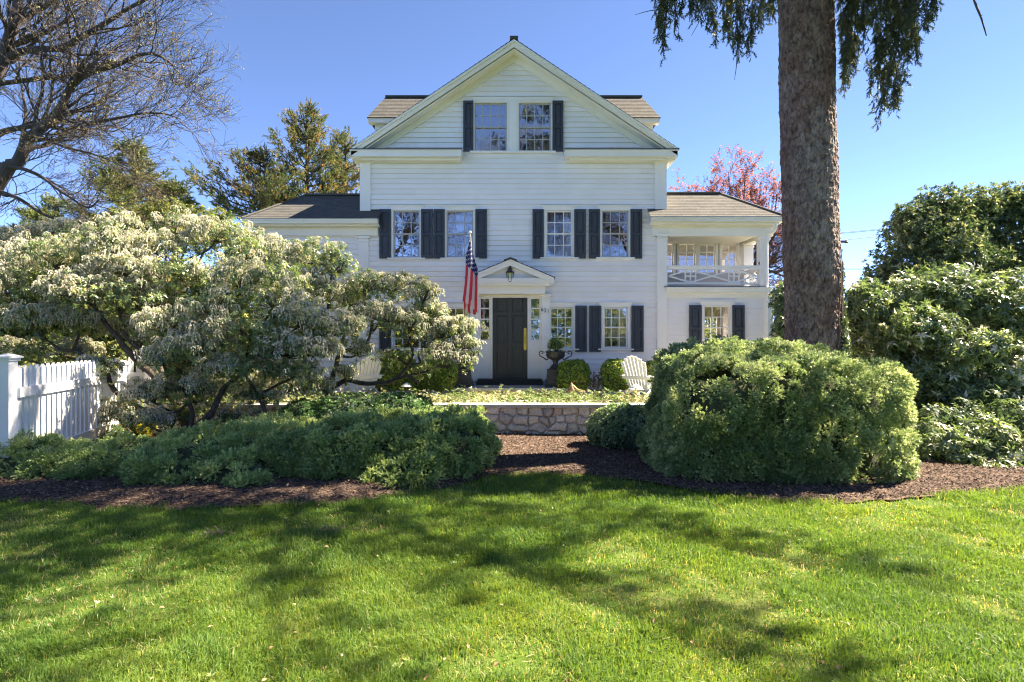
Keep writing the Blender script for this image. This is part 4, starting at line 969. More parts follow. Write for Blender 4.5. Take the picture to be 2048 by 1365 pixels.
# flag and pole
fp = empty('flagpole', W(952, 590, 13.88), 'american flag hanging from a slanted white pole left of the door', 'flag')
b0 = W(951, 575, 13.86); b1 = W(940, 468, 12.2); 
MB().tube([b0, b1], .014, 8).build('pole', M['wood_pole'], fp); MB().lathe([(0, -.035), (.025, -.025), (.036, 0), (.025, .025), (0, .035)], b1+(0, 0, .03), 12).build('finial', M['lamp'], fp, smooth=True)
MB().tube([b0+(0, .03, -.03), b0*.93+b1*.07], .03, 8).build('bracket', M['iron'], fp)
nu, nv = 80, 60; V = []; 
a_top = b0*.08+b1*.92; a_bot = b0*.66+b1*.34
for i_ in range(nv+1):
    v_ = i_/nv
    for j_ in range(nu+1):
        u_ = j_/nu; at_ = a_top*(1-u_)+a_bot*u_
        # the cloth falls from the slanted pole and gathers into folds
        gath = min(1, v_*3+.25); cxx = W(943, 600, 12.55)[0]; w = .145+.10*v_+.05*min(1, v_*5); tri = abs((u_*2.5) % 2-1)
        hx = cxx+(.5-tri)*w*1.2+.03*math.sin(v_*4+u_*3)*v_
        hy = 12.5+.16*u_+.035*math.sin(u_*26+v_*2)
        xx = at_[0]*(1-gath)+hx*gath; yy = at_[1]*(1-gath)+hy*gath
        drop = 1.52*v_*(1-.10*math.cos(u_*6))
        zz = at_[2]-(drop)*(1-.36*u_*(1)*min(1, v_*1.1)) 
        V.append((xx, yy, zz))
Q = [(i_*(nu+1)+j_, i_*(nu+1)+j_+1, (i_+1)*(nu+1)+j_+1, (i_+1)*(nu+1)+j_) for i_ in range(nv) for j_ in range(nu)]
me = MB().add(V, Q).mesh('flag', M['flag'], True); uvl = me.uv_layers.new(name='UVMap')
uv = np.array([(min(j_/nu, .9999), i_/nv) for i_ in range(nv+1) for j_ in range(nu+1)]); uvl.data.foreach_set('uv', uv[np.array(Q).ravel()].astype(np.float32).ravel())
link('flag', me, fp)

# fence
fe = empty('picket_fence', (-6.5, 7.2, 0), 'white wooden picket fence with a capped post behind the low yews at the left edge', 'fence')
A = np.array((X(5, 7.15)+.12, 7.20)); Bq = np.array((X(240, 10.4), 10.4)); L = np.linalg.norm(Bq-A); d = (Bq-A)/L; ang = math.atan2(d[1], d[0])
def panel(A, ang, L, n, zt=1.42, name='fence_panel'):
    M4 = Matrix.Translation((A[0], A[1], 0)) @ Matrix.Rotation(ang, 4, 'Z'); m = MB()
    for k in range(n):
        c = (k+.5)*L/n; w = .046; m.box(c-w, c+w, -.011, .011, .10, zt-.03, M4=M4)
        V = np.array([(c-w, -.011, zt-.03), (c+w, -.011, zt-.03), (c+w, .011, zt-.03), (c-w, .011, zt-.03), (c-w*.2, -.011, zt+.015), (c+w*.2, -.011, zt+.015), (c+w*.2, .011, zt+.015), (c-w*.2, .011, zt+.015)])
        V = V @ np.array(M4)[:3, :3].T+np.array(M4)[:3, 3]; m.add(V, [(0, 1, 5, 4), (2, 3, 7, 6), (1, 2, 6, 5), (3, 0, 4, 7), (4, 5, 6, 7)])
    m.build('picket_panel', M['fence'], fe)
    for z in (.16, 1.02): MB().box(0, L, -.052, -.0125, z, z+.13, M4=M4).build('rail', M['fence'], fe)
panel(A, ang, L, 23); 
pA = np.array((X(5, 7.15)+.07, 7.15))
panel(pA+np.array((-2.07, 0)), 0, 2.0, 13)
for (q, w, h) in ((pA, .068, 1.50), (Bq+d*.12, .05, 1.30), (Bq+d*.12+np.array((.30, .3)), .05, 1.30)):
    m = MB(); m.box(q[0]-w, q[0]+w, q[1]-w, q[1]+w, 0, h); m.box(q[0]-w-.02, q[0]+w+.02, q[1]-w-.02, q[1]+w+.02, h, h+.03); m.box(q[0]-w-.04, q[0]+w+.04, q[1]-w-.04, q[1]+w+.04, h+.031, h+.055)
    m.lathe([((w+.035), h+.056), (.0, h+.095)], (q[0], q[1], 0), sq=True); m.build('post', M['fence'], fe)
panel(Bq+np.array((-.05, .25)), R(45), .40, 3, 1.45)

# ------------------------------------------------------------ hedges and low yews
big = [(3.53, 7.75, .42, 1.36, 1.02, .99, 7.), (3.55, 8.55, .78, 1.14, .95, .83, 6.), (3.2, 7.6, .25, 1.24, .85, .60, 3.5)]
bush('clipped_hedge', 'large rounded clipped yew hedge in front of the tall tree trunk', 'hedge', big, 85, TYEW2, M['yew2'], 1.1, lump=.11, lf=3.6, jit=.03, core=.85, zmin=.03, seed=41, fine=.05, updir=.2, tilt=.35, tuft=(58, .105))
lowL = [[B(60, 925, 92, 42, 7.4), B(120, 935, 56, 36, 7.2)], [B(235, 935, 96, 44, 7.4), B(310, 942, 56, 40, 7.1), B(180, 955, 56, 32, 7.0)],
        [B(430, 925, 135, 58, 7.6, 1.1), B(560, 915, 105, 62, 7.8, 1.0), B(360, 955, 76, 40, 7.1), B(480, 960, 105, 40, 6.95)],
        [B(760, 910, 145, 64, 7.8, 1.0, 2.8), B(880, 908, 98, 68, 7.9, .9, 3.2), B(660, 935, 86, 52, 7.3), B(800, 935, 115, 48, 7.25)]]
labs = ['small spreading yew in front of the white fence post', 'low spreading yew between the fence post mound and the long yews', 'broad spreading yew under the flowering shrub, left of the sunlit mulch', 'long low yew mound ending at the sunlit mulch before the stone wall']
for k, (bl, lab) in enumerate(zip(lowL, labs)):
    bush('spreading_yew', lab, 'shrub', bl, 80, TYEW, M['yew'], 1.1, lump=.28, lf=2.8, jit=.05, core=.86, zmin=.03, seed=50+k, group='low spreading yews along the left of the bed', fine=.08, updir=.3, tilt=.35, tuft=(46, .105))
bush('azalea', 'dense small leaved azalea with pinkish flecks between the low yews and the wall', 'shrub', [B(700, 825, 90, 38, 9.7), B(800, 822, 66, 36, 9.7), B(620, 835, 70, 34, 9.6), B(840, 826, 30, 32, 9.8)], 1300, TB, M['azalea'], 1.2, lump=.2, zmin=.0, seed=61, jit=.05)
bush('silvery_bush', 'small pale leaved mound between the stone wall and the clipped hedge', 'shrub', [B(1232, 860, 58, 52, 9.4, .5), B(1285, 862, 48, 50, 9.3, .5)], 1500, TB, M['euon'], 1.1, lump=.12, zmin=.0, seed=62)
bush('yellow_shrub', 'small yellow leaved shrub at the end of the picket fence', 'shrub', [(X(275, 10.0), 10.0, .22, .28, .25, .26, 2.)], 700, TB, M['forsy'], 1.3, zmin=.0, seed=63, core=.7)

# ground cover on top of the wall
r = np.random.RandomState(70); n = 5200; x = r.uniform(-6.6, 4.6, n); y = r.uniform(11.02, 12.3, n); h = .05+.11*r.rand(n)+.05*vnoise(np.stack([x, y, 0*x], -1), 4)+.12*(r.rand(n) > .92)
P = np.stack([x, y, .46+h], -1); 
m = scatter(MB(), [t_whorl(r, 6, .06, .024, .35, .4, .15) for _ in range(5)], P, np.tile((0, -.15, 1.), (n, 1)), r.uniform(.6, 1.15, n), r, .45, v=np.clip(.5+.25*r.normal(size=n)+.3*vnoise(P, 2.), 0, 1), vj=.12)
tag(m.build('ground_cover', M['cover']), 'pale variegated ground cover with pinkish leaves along the top of the stone wall', 'ground cover', kind='stuff')

# ------------------------------------------------------------ flowering pieris shrubs
def pieris(label, clumps, stems, seed, flower=.8, wd=95, base=None, leafmat='pieris', under=.35):
    r = np.random.RandomState(seed); c0 = stems[0][0]; root = empty('flowering_shrub', (c0[0], c0[1], 0), label, 'shrub', 'white flowering shrubs along the left of the bed')
    m = MB(); nodes = []
    for pts, ra, rb in stems_iter(stems):
        S = spline(pts, 7); S = S+.02*np.stack([vnoise(S, 6), vnoise(S+7, 6), vnoise(S+13, 6)], -1); m.tube(S, np.linspace(ra, rb, len(S)), 8); nodes.append(S)
    nodes = np.vstack(nodes)
    lf, fl = MB(), MB()
    for b in clumps:
        c = np.array(b[:3]); rad = np.array(b[3:6])
        low = nodes[nodes[:, 2] < c[2]-.1] if (nodes[:, 2] < c[2]-.1).any() else nodes
        k = np.argmin(np.linalg.norm(low-c, axis=1)); q = low[k]; mid = (q+c)/2+r.normal(size=3)*.10-np.array((0, 0, .08))
        S = spline([q, mid, c-(0, 0, rad[2]*.35)], 6); m.tube(S, np.linspace(.028, .014, len(S)), 6)
        for t in range(9):
            dd = r.normal(size=3)*(1, 1, .5)+(0, 0, .5); dd /= np.linalg.norm(dd); e = c+dd*rad*.85; S2 = spline([S[-1], (S[-1]+e)/2+r.normal(size=3)*.05, e], 4); m.tube(S2, np.linspace(.011, .004, len(S2)), 4)
        # umbrella of leaf whorls on the upper surface, some under it
        P, Nn = blob_pts([b], wd, r, .28, 2.6, .08, top=-.15, fine=.05)
        e = 1-.5*r.rand(len(P), 1)**2*(r.rand(len(P), 1) < .5); P = c+(P-c)*e
        Nn = unit(Nn+(0, 0, .5)); v = np.clip(.45+.25*r.normal(size=len(P)), 0, 1)
        scatter(lf, TWH, P, Nn, r.uniform(.75, 1.25, len(P)), r, .35, v=v)
        up = (P[:, 2]-c[2])/rad[2] > -.35; sel = up & (r.rand(len(P)) < flower*np.clip(.62+1.5*vnoise(P, 1.5), .03, 1))
        scatter(fl, TPAN, P[sel]+(0, 0, .02), np.tile((0, 0, 1.), (sel.sum(), 1)), r.uniform(.9, 1.55, sel.sum()), r, .3, v=np.clip(.45+.2*r.normal(size=sel.sum()), 0, 1))
        n = int(under*len(P)*.6); dd = rnd_dir(r, n)*(r.rand(n, 1)**.4); Pu = c+dd*rad*(1, 1, .9)-(0, 0, rad[2]*.5)
        scatter(lf, TWH, Pu, dd+(0, 0, .4), r.uniform(.6, 1.1, n), r, .6, v=np.clip(.65+.25*r.normal(size=n), 0, 1))
    m.build('trunk', M['bark'], root, smooth=True); lf.build('foliage', M[leafmat], root); fl.build('blossom', M['blossom'], root); return root
def stems_iter(stems):
    for s in stems: yield s[:-2], s[-2], s[-1]
def pl(D, *pp): return [W(a, b, D+(c if c else 0)) for a, b, c in pp]
PA = [(430, 470, 60, 42, 10.8), (350, 455, 50, 34, 11.0), (240, 455, 40, 36, 10.5), (490, 510, 45, 40, 10.6), (30, 590, 75, 60, 10.2), (110, 520, 85, 48, 10.4), (215, 500, 75, 50, 10.2), (320, 500, 75, 45, 10.6), (70, 640, 70, 40, 9.9), (180, 585, 85, 50, 9.8), (275, 600, 75, 48, 9.8), (250, 540, 70, 40, 10.0), (395, 560, 70, 48, 10.3), (20, 530, 60, 40, 10.8), (150, 640, 60, 30, 9.9), (350, 545, 60, 40, 10.0), (120, 700, 80, 30, 10.6), (30, 705, 60, 30, 10.6), (200, 735, 45, 28, 9.6), (260, 660, 50, 30, 10.5), (-50, 600, 60, 60, 10.5), (300, 690, 40, 30, 10.2)]
s0 = [W(386, 872, 9.6), W(350, 800, 9.7), W(300, 745, 9.8), W(264, 712, 9.8), W(240, 680, 9.85), W(219, 655, 9.9), W(188, 615, 10.0), .085, .03]
s1 = [W(350, 800, 9.7), W(275, 700, 9.9), W(248, 665, 9.9), W(238, 620, 10.0), .05, .022]
s2 = [W(340, 845, 9.6), W(250, 800, 9.7), W(222, 768, 9.75), W(205, 733, 9.8), W(157, 704, 9.9), W(120, 700, 10), W(92, 680, 10.1), .05, .02]
s3 = [W(378, 868, 9.6), W(330, 760, 10), W(300, 640, 10.3), W(320, 540, 10.5), .06, .02]
pieris('largest white flowering shrub, its crooked dark trunk rising behind the picket fence', [B(*q) for q in PA], [s0, s1, s2, s3], 101, 1.)
PB = [(480, 560, 75, 45, 9.6), (545, 600, 70, 45, 9.2), (600, 640, 65, 40, 9.0), (430, 620, 80, 45, 9.2), (340, 650, 70, 42, 9.2), (500, 660, 80, 42, 8.8), (400, 690, 80, 38, 8.9), (570, 700, 70, 36, 8.8), (330, 720, 50, 30, 8.8), (480, 735, 80, 32, 8.8), (620, 700, 60, 34, 8.9), (650, 665, 50, 34, 9.2), (690, 655, 45, 34, 9.3), (590, 745, 60, 26, 8.9), (300, 790, 55, 32, 8.9), (360, 770, 60, 34, 8.8), (290, 840, 50, 24, 8.7), (240, 830, 40, 40, 9.6), (420, 780, 70, 34, 9.4), (540, 770, 70, 34, 9.6), (470, 830, 60, 24, 9.4), (620, 770, 50, 26, 9.8), (350, 830, 60, 28, 9.3), (520, 790, 50, 22, 9.2), (560, 560, 60, 36, 9.8)]
t0 = [W(372, 868, 8.9), W(420, 830, 8.95), W(437, 795, 9.0), W(458, 768, 9.05), W(485, 745, 9.1), W(520, 700, 9.1), .06, .022]
t1 = [W(378, 868, 8.9), W(385, 830, 8.9), W(378, 800, 8.95), W(360, 770, 9), W(350, 730, 9), .045, .018]
t2 = [W(550, 860, 9.1), W(520, 800, 9.1), W(490, 740, 9.15), W(500, 680, 9.2), .04, .018]
pieris('white flowering shrub hanging over the low yews, left of the terrace', [B(*q) for q in PB], [t0, t1, t2], 102, .85, under=.6)
PC = [(560, 520, 60, 42, 11.6), (625, 515, 60, 40, 11.6), (680, 530, 38, 44, 11.5), (600, 570, 60, 40, 11.4), (660, 590, 50, 34, 11.4), (470, 480, 55, 40, 12.2), (520, 500, 40, 35, 12.0), (400, 470, 60, 30, 12.4)]
u0 = [W(590, 790, 10.9), W(600, 720, 11.1), W(603, 650, 11.3), W(598, 590, 11.4), .05, .022]; u1_ = [W(600, 720, 11.1), W(650, 640, 11.3), W(662, 560, 11.4), W(680, 530, 11.4), .04, .018]
pieris('tall airy flowering shrub against the left wing of the house', [B(*q) for q in PC], [u0, u1_], 103, .7, wd=85, under=.9)
PD = [(735, 570, 50, 34, 10.5), (790, 570, 45, 32, 10.6), (845, 590, 34, 42, 10.4), (760, 630, 55, 36, 10.2), (820, 650, 50, 34, 10.2), (720, 700, 30, 22, 10.3), (895, 665, 45, 34, 10.2), (870, 630, 34, 26, 10.5), (880, 710, 45, 26, 10.0), (935, 720, 26, 22, 10.0), (700, 600, 40, 34, 10.8), (790, 710, 40, 20, 10.4), (925, 650, 30, 22, 10.3), (690, 745, 26, 20, 10.3), (930, 690, 30, 22, 10.1), (840, 740, 24, 16, 10.3)]
v0 = [W(640, 812, 10.3), W(655, 785, 10.3), W(680, 766, 10.3), W(700, 763, 10.3), W(745, 768, 10.3), W(785, 760, 10.3), W(812, 735, 10.3), W(826, 705, 10.3), W(818, 665, 10.3), W(835, 640, 10.35), W(848, 600, 10.4), .055, .018]
v1 = [W(650, 790, 10.3), W(668, 745, 10.35), W(676, 715, 10.4), W(700, 700, 10.4), W(727, 697, 10.4), W(735, 680, 10.4), W(745, 640, 10.4), .055, .02]
v2 = [W(785, 760, 10.3), W(820, 752, 10.2), W(850, 745, 10.15), W(880, 728, 10.1), W(925, 712, 10.0), .026, .012]
v3 = [W(822, 728, 10.3), W(840, 727, 10.2), W(838, 712, 10.2), W(850, 690, 10.2), W(880, 670, 10.2), .022, .012]
v4 = [W(676, 715, 10.4), W(690, 670, 10.5), W(716, 630, 10.6), W(735, 575, 10.6), .035, .014]
pieris('flowering shrub with a long crooked low branch reaching toward the front door', [B(*q) for q in PD], [v0, v1, v2, v3, v4], 104, .7, wd=100, under=.8)
PE = [(40, 490, 80, 34, 13.0), (130, 468, 60, 28, 13.2), (0, 520, 50, 40, 12.6), (-60, 540, 60, 60, 12.5), (480, 455, 34, 26, 13.4), (440, 470, 50, 34, 13.2)]
pieris('sunlit cream flowering shrub behind the largest one at the left edge', [B(*q) for q in PE[:4]], [[W(40, 690, 13), W(30, 600, 13), W(40, 500, 13), .06, .02]], 105, 1., wd=80)
# leafy shrubs that fill behind
def leafy(name, label, cat, clumps, temps, mat, dens, S, seed, stem=None, group=None, core=.55, lump=.25, jit=.10, fill=.8, tilt=.6, barkm='bark', updir=.3, zbase=0.):
    r = np.random.RandomState(seed); bl = [B(*q) if len(q) <= 6 and q[0] > 8 or len(q) == 5 else q for q in clumps]
    base = np.array(stem if stem is not None else (bl[0][0], bl[0][1], zbase), float); root = empty(name, base, label, cat, group)
    m = MB(); lf = MB()
    for b in bl:
        c = np.array(b[:3]); rad = np.array(b[3:6]); mid = base*.45+c*.55+r.normal(size=3)*.12; S_ = spline([base, mid, c], 6); m.tube(S_, np.linspace(.05, .02, len(S_)), 6)
        for t in range(10):
            dd = rnd_dir(r, 1)[0]; e = c+dd*rad*.9; S2 = spline([c, (c+e)/2+r.normal(size=3)*.06, e], 4); m.tube(S2, np.linspace(.014, .004, len(S2)), 4)
        P, Nn = blob_pts([b], dens, r, lump, 2.5, jit, fine=.06); n = int(len(P)*fill); dd = rnd_dir(r, n)*(r.rand(n, 1)**.45)
        P = np.vstack([P, c+dd*rad]); Nn = unit(np.vstack([Nn, dd])+(0, 0, updir)); k = P[:, 2] > zbase+.03; P, Nn = P[k], Nn[k]
        scatter(lf, temps, P, Nn, S*r.uniform(.7, 1.25, len(P)), r, tilt, v=np.clip(.45+.28*r.normal(size=len(P))+.3*vnoise(P, 1.2), 0, 1))
    m.build('trunk', M[barkm], root, smooth=True); lf.build('foliage', M[mat] if isinstance(mat, str) else mat, root)
    if core: core_mesh(bl, MB(), core, 12, .3, 2.5, None).build('light_block_core', M['core'], root, smooth=True)  # added dark hulls, block light inside the clumps
    return root
RH = [(1735, 620, 50, 60, 10.6), (1800, 600, 60, 45, 10.8), (1880, 590, 65, 40, 10.5), (1960, 610, 65, 50, 10.2), (2040, 640, 60, 60, 10.0), (1850, 660, 65, 50, 9.9), (1940, 700, 70, 50, 9.6), (1790, 690, 50, 50, 10.2), (2030, 740, 60, 60, 9.4), (1880, 760, 60, 50, 9.6), (1960, 800, 70, 45, 9.3), (1850, 810, 34, 34, 9.8), (2080, 820, 60, 60, 9.2), (1720, 640, 40, 70, 10.9), (1900, 570, 60, 40, 10.8), (2010, 580, 60, 40, 10.4), (1800, 760, 50, 50, 10), (1835, 860, 34, 34, 9.2), (2110, 680, 60, 70, 9.8), (1905, 835, 50, 34, 9.4)]
leafy('rhododendron', 'large broad leaved evergreen mass right of the clipped hedge', 'shrub', RH, TRH, 'rhodo', 75, 1.0, 201, stem=(8.3, 10.2, 0), core=.35, fill=.6, lump=.3)
RL = [(1870, 850, 44, 40, 8.8), (1930, 850, 60, 50, 8.9), (2020, 850, 60, 50, 8.6), (1845, 920, 26, 26, 8.1), (1900, 905, 60, 45, 8.0), (1970, 890, 65, 60, 8.1), (2050, 920, 60, 45, 7.8), (1860, 880, 40, 40, 8.4), (1990, 940, 50, 26, 7.6), (2110, 890, 60, 70, 8.0)]
leafy('rhododendron', 'low broad leaved evergreen at the right edge, skirting the dark mulch', 'shrub', RL, TRH, 'rhodo', 85, .95, 202, stem=(6.8, 8.1, 0), core=.4, fill=.6)
HO = [(1785, 540, 50, 55, 14), (1830, 470, 60, 60, 14.3), (1880, 420, 60, 46, 14.6), (1950, 410, 50, 36, 14.8), (1745, 575, 26, 30, 13.8), (1900, 500, 70, 60, 14), (1765, 585, 34, 26, 13.8), (1810, 440, 26, 34, 14.4), (1850, 560, 60, 40, 13.6), (1930, 450, 40, 40, 14.6)]
leafy('holly_tree', 'tall dark evergreen tree with a domed top behind the rhododendrons', 'tree', HO, THOL, 'holly', 85, 1.25, 203, stem=(11.2, 14.2, 0), core=.45, fill=.9, lump=.35, barkm='barkr')
HO2 = [(2030, 400, 50, 34, 15), (1975, 460, 50, 60, 15), (2010, 430, 45, 36, 15), (2045, 520, 60, 70, 14.6), (1980, 540, 50, 50, 14.2), (2090, 450, 60, 60, 15)]
leafy('holly_tree', 'dark evergreen tree cut by the right edge of the picture', 'tree', HO2, THOL, 'holly', 80, 1.25, 204, stem=(13.6, 14.8, 0), core=.45, fill=.9, lump=.35, barkm='barkr')
leafy('laurel', 'yellow green leafy shrub between the house corner and the tall trunk', 'shrub', [(1565, 600, 26, 36, 12.6), (1575, 650, 30, 34, 12.4), (1600, 690, 40, 40, 12.4), (1560, 680, 20, 30, 12.5)], TWH, 'rhodo', 130, 1.3, 205, stem=(6.2, 12.5, .2), core=0, fill=.8)
leafy('evergreen_bush', 'loose green bush behind the largest flowering shrub', 'shrub', [(390, 450, 50, 40, 14.5), (330, 440, 50, 44, 15), (270, 450, 60, 40, 15), (440, 440, 26, 24, 14.5), (220, 470, 60, 34, 15)], THOL, 'conifer', 70, 1.2, 206, stem=(-9.5, 14.8, 0), core=.4, fill=.8)
leafy('evergreen_bush', 'loose evergreen bush beyond the fence at the left edge', 'shrub', [(-20, 640, 90, 60, 13.5), (90, 640, 90, 60, 13.8), (200, 640, 90, 70, 14), (60, 560, 90, 50, 14), (180, 560, 90, 60, 14.2), (320, 600, 90, 80, 14.5), (430, 620, 60, 80, 14.2), (480, 560, 50, 60, 14.5), (0, 740, 90, 60, 12.5), (130, 750, 90, 60, 12.5), (260, 740, 90, 60, 13), (390, 740, 90, 70, 13.2), (-100, 700, 90, 90, 12.5)], THOL, 'conifer', 55, 1.5, 207, stem=(-10.5, 14, 0), core=.6, fill=.5)
leafy('evergreen_bush', 'dense evergreen bush behind the rhododendrons, under the dark domed tree', 'shrub', [(1720, 680, 40, 40, 14), (1800, 690, 80, 80, 14.5), (1930, 690, 90, 90, 14), (2060, 720, 90, 90, 13.5), (1900, 820, 90, 60, 12.5), (2040, 840, 90, 60, 12), (1800, 800, 60, 60, 12.5)], THOL, 'holly', 60, 1.5, 208, stem=(11, 13.5, 0), core=.7, fill=.4)

# ------------------------------------------------------------ the tall spruce
r = np.random.RandomState(300)
sp = empty('spruce_tree', (5.15, 9.5, 0), 'tall spruce with a thick bare trunk and drooping needle sprays, behind the clipped hedge', 'tree')
nz_, k = 420, 132; zz = np.linspace(-.1, 9.2, nz_); th = np.arange(k)*2*np.pi/k
cx = 5.15-.018*zz*1.0; cx = np.interp(zz, [0, 1.7, 4, 7.5, 9.2], [5.14, 5.12, 5.05, 4.98, 4.94]); rad = np.interp(zz, [-.1, .3, 1.0, 2.0, 4.2, 7.5, 9.2], [.72, .57, .475, .435, .425, .418, .41])
TH, ZZ = np.meshgrid(th, zz); un = np.stack([np.cos(TH)*.5, np.sin(TH)*.5, ZZ], -1)
rr = rad[:, None]*(1+.035*vnoise(un, 2.2)+.02*vnoise(un, 5))+.014*np.abs(vnoise(un, 13))+.010*vnoise(un*(1, 1, .7), 26)+.007*vnoise(un*(1, 1, .7), 55)
V = np.stack([cx[:, None]+rr*np.cos(TH), 9.5+rr*np.sin(TH), ZZ], -1).reshape(-1, 3); i = np.arange(nz_-1)[:, None]*k; j = np.arange(k)[None]
MB().add(V, np.stack([i+j, i+(j+1) % k, i+k+(j+1) % k, i+k+j], -1).reshape(-1, 4)).build('trunk', M['sbark'], sp)
m = MB().tube([(4.96, 9.5, 9.0), (4.9, 9.5, 14), (4.9, 9.5, 21)], [.43, .28, .04], 14)
lf = MB()
# crown above the frame: drooping boughs
for q in range(140):
    z = 7.9+13*(q/140.)**1.35; a = q*2.4+r.uniform(-.3, .3); dx, dy = math.cos(a), math.sin(a)
    cam_side = dy < .1
    L = ((6.4 if cam_side and dx > -.2 else 5.6 if cam_side else 4.0 if dx < 0 else 2.8)*(1-(z-7.6)/15)+.3)*r.uniform(.75, 1.1)
    z = max(z, EYE+.64*(9.5+max(dy, 0)*L)+.55, EYE+.64*9.5+.45 if dy > -.2 else 0)
    P = [np.array((4.95+dx*.3, 9.5+dy*.3, z)), np.array((4.95+dx*L*.4, 9.5+dy*L*.4, z+.10)), np.array((4.95+dx*L*.75, 9.5+dy*L*.75, z-.15)), np.array((4.95+dx*L, 9.5+dy*L, z+.05))]
    S = spline(P, 6); m.tube(S, np.linspace(.034, .008, len(S)), 5)
    n = int(L*(16 if cam_side else 14)); t = r.uniform(.15, 1, n)*(len(S)-1); ii = np.clip(t.astype(int), 0, len(S)-2); b = S[ii]+(S[ii+1]-S[ii])*(t-ii)[:, None]
    side = np.array((-dy, dx, 0)); off = r.uniform(-.55, .55, n)*np.clip(1.2-t/len(S), .3, 1); b2 = b+side*off[:, None]-np.array((0, 0, 1))*np.abs(off)[:, None]*.35
    rep = 4; Pn = np.repeat(b2, rep, 0)+np.stack([r.normal(size=n*rep)*.05, r.normal(size=n*rep)*.05, -r.rand(n*rep)*.45], -1)
    Pn = Pn[Pn[:, 2] > EYE+.625*Pn[:, 1]+.15]
    scatter(lf, [t_brush(r, .17, .035, 5)], Pn, np.tile((0, 0, -1.), (len(Pn), 1)), r.uniform(.8, 1.6, len(Pn)), r, .4)
# the sprays that hang into view: (px, py top, py tip, D, width px)
def spray(px, pt, pb, D, w, dens=1., lean=0):
    top = W(px, min(pt, pt), D); bot = W(px+lean, pb, D+r.uniform(-.3, .3)); L = np.linalg.norm(top-bot)
    S = spline([top, top*.6+bot*.4+r.normal(size=3)*.06, bot], 8); m.tube(S, np.linspace(.016, .004, len(S)), 5)
    ww = w*D/F; n = int(38*dens*max(L, .4)*max(ww/.4, .8))
    for q in range(n):
        t = r.rand(); p = S[int(t*(len(S)-1))]; wid = ww*(.35+.65*math.sin(math.pi*min(1, .25+t*.75)))*(1.05-t*.55)
        a = r.rand()*6.28; e = p+np.array((math.cos(a)*wid*r.uniform(.3, 1), math.sin(a)*wid*.7, -.03-.12*r.rand())); mid = (p+e)/2+(0, 0, .03)
        S2 = spline([p, mid, e], 3); m.tube(S2, .0045, 3, cap=False)
        hang = r.uniform(.10, .30); tip = e-np.array((r.normal()*.02, r.normal()*.02, hang)); m.tube([e, tip], .003, 3, cap=False)
        for (u0_, u1__, kk) in ((p, e, 3), (e, tip, 4)):
            tt = r.rand(kk)[:, None]; Pn = u0_*(1-tt)+u1__*tt; scatter(lf, TBR, Pn, np.tile((0, 0, -1.), (kk, 1))+.4*r.normal(size=(kk, 3)), r.uniform(.6, 1.05, kk), r, .25)
for a in [(1330, -60, 85, 8.6, 34), (1352, -60, 50, 8.6, 30), (1318, -60, 40, 8.6, 20), (1380, -80, 8, 8.5, 30), (1430, -70, 45, 8.3, 26), (1455, -60, 55, 8.5, 30), (1475, -60, 80, 8.6, 36), (1500, -50, 88, 8.5, 36), (1525, 0, 62, 8.4, 30, .8, -10), (1545, -60, 45, 8.9, 14), (1410, -70, 12, 8.5, 20),
          (1690, -60, 150, 9.0, 26), (1705, -60, 120, 9.2, 30), (1688, 20, 165, 9.3, 16), (1730, -60, 80, 8.8, 36), (1760, -60, 100, 8.6, 36), (1790, -70, 95, 8.5, 44), (1820, -60, 70, 8.5, 44), (1838, -60, 95, 8.4, 30), (1770, 40, 175, 8.8, 34, 1., -8), (1760, 90, 225, 8.9, 30, 1., 5), (1785, 120, 205, 8.8, 26), (1812, 0, 120, 8.6, 26), (1750, -70, 30, 8.6, 50), (1800, -70, 30, 8.6, 60), (1850, -60, 40, 8.4, 20)]:
    spray(*a)
# twiggy ends
for a, b, c in ((W(1475, 90, 8.6), W(1473, 130, 8.6), W(1469, 160, 8.6)), (W(1400, -20, 8.5), W(1403, 30, 8.5), W(1383, 72, 8.5)), (W(1403, 25, 8.5), W(1408, 40, 8.5), W(1415, 48, 8.5)), (W(1325, 20, 8.6), W(1300, 22, 8.6), W(1270, 30, 8.6)), (W(1480, 22, 8.5), W(1500, 32, 8.5), W(1510, 38, 8.5)), (W(1790, 185, 8.8), W(1800, 180, 8.8), W(1810, 178, 8.8))):
    m.tube(spline([a, b, c], 5), np.linspace(.010, .003, 11), 4)
# limbs the sprays hang from
for x_, D, z_ in ((1330, 8.6, -60), (1475, 8.6, -60), (1760, 8.7, -60), (1830, 8.5, -60), (1700, 9.1, -60)):
    e = W(x_, z_, D); e[2] = max(e[2], EYE+.66*D); b = np.array((4.96, 9.4, 8.0)); S = spline([b, (b+e)/2+(0, 0, .25), e], 6); m.tube(S, np.linspace(.06, .02, len(S)), 6)
m.build('branches', M['barkr'], sp, smooth=True); lf.build('foliage', M['spruce'], sp)
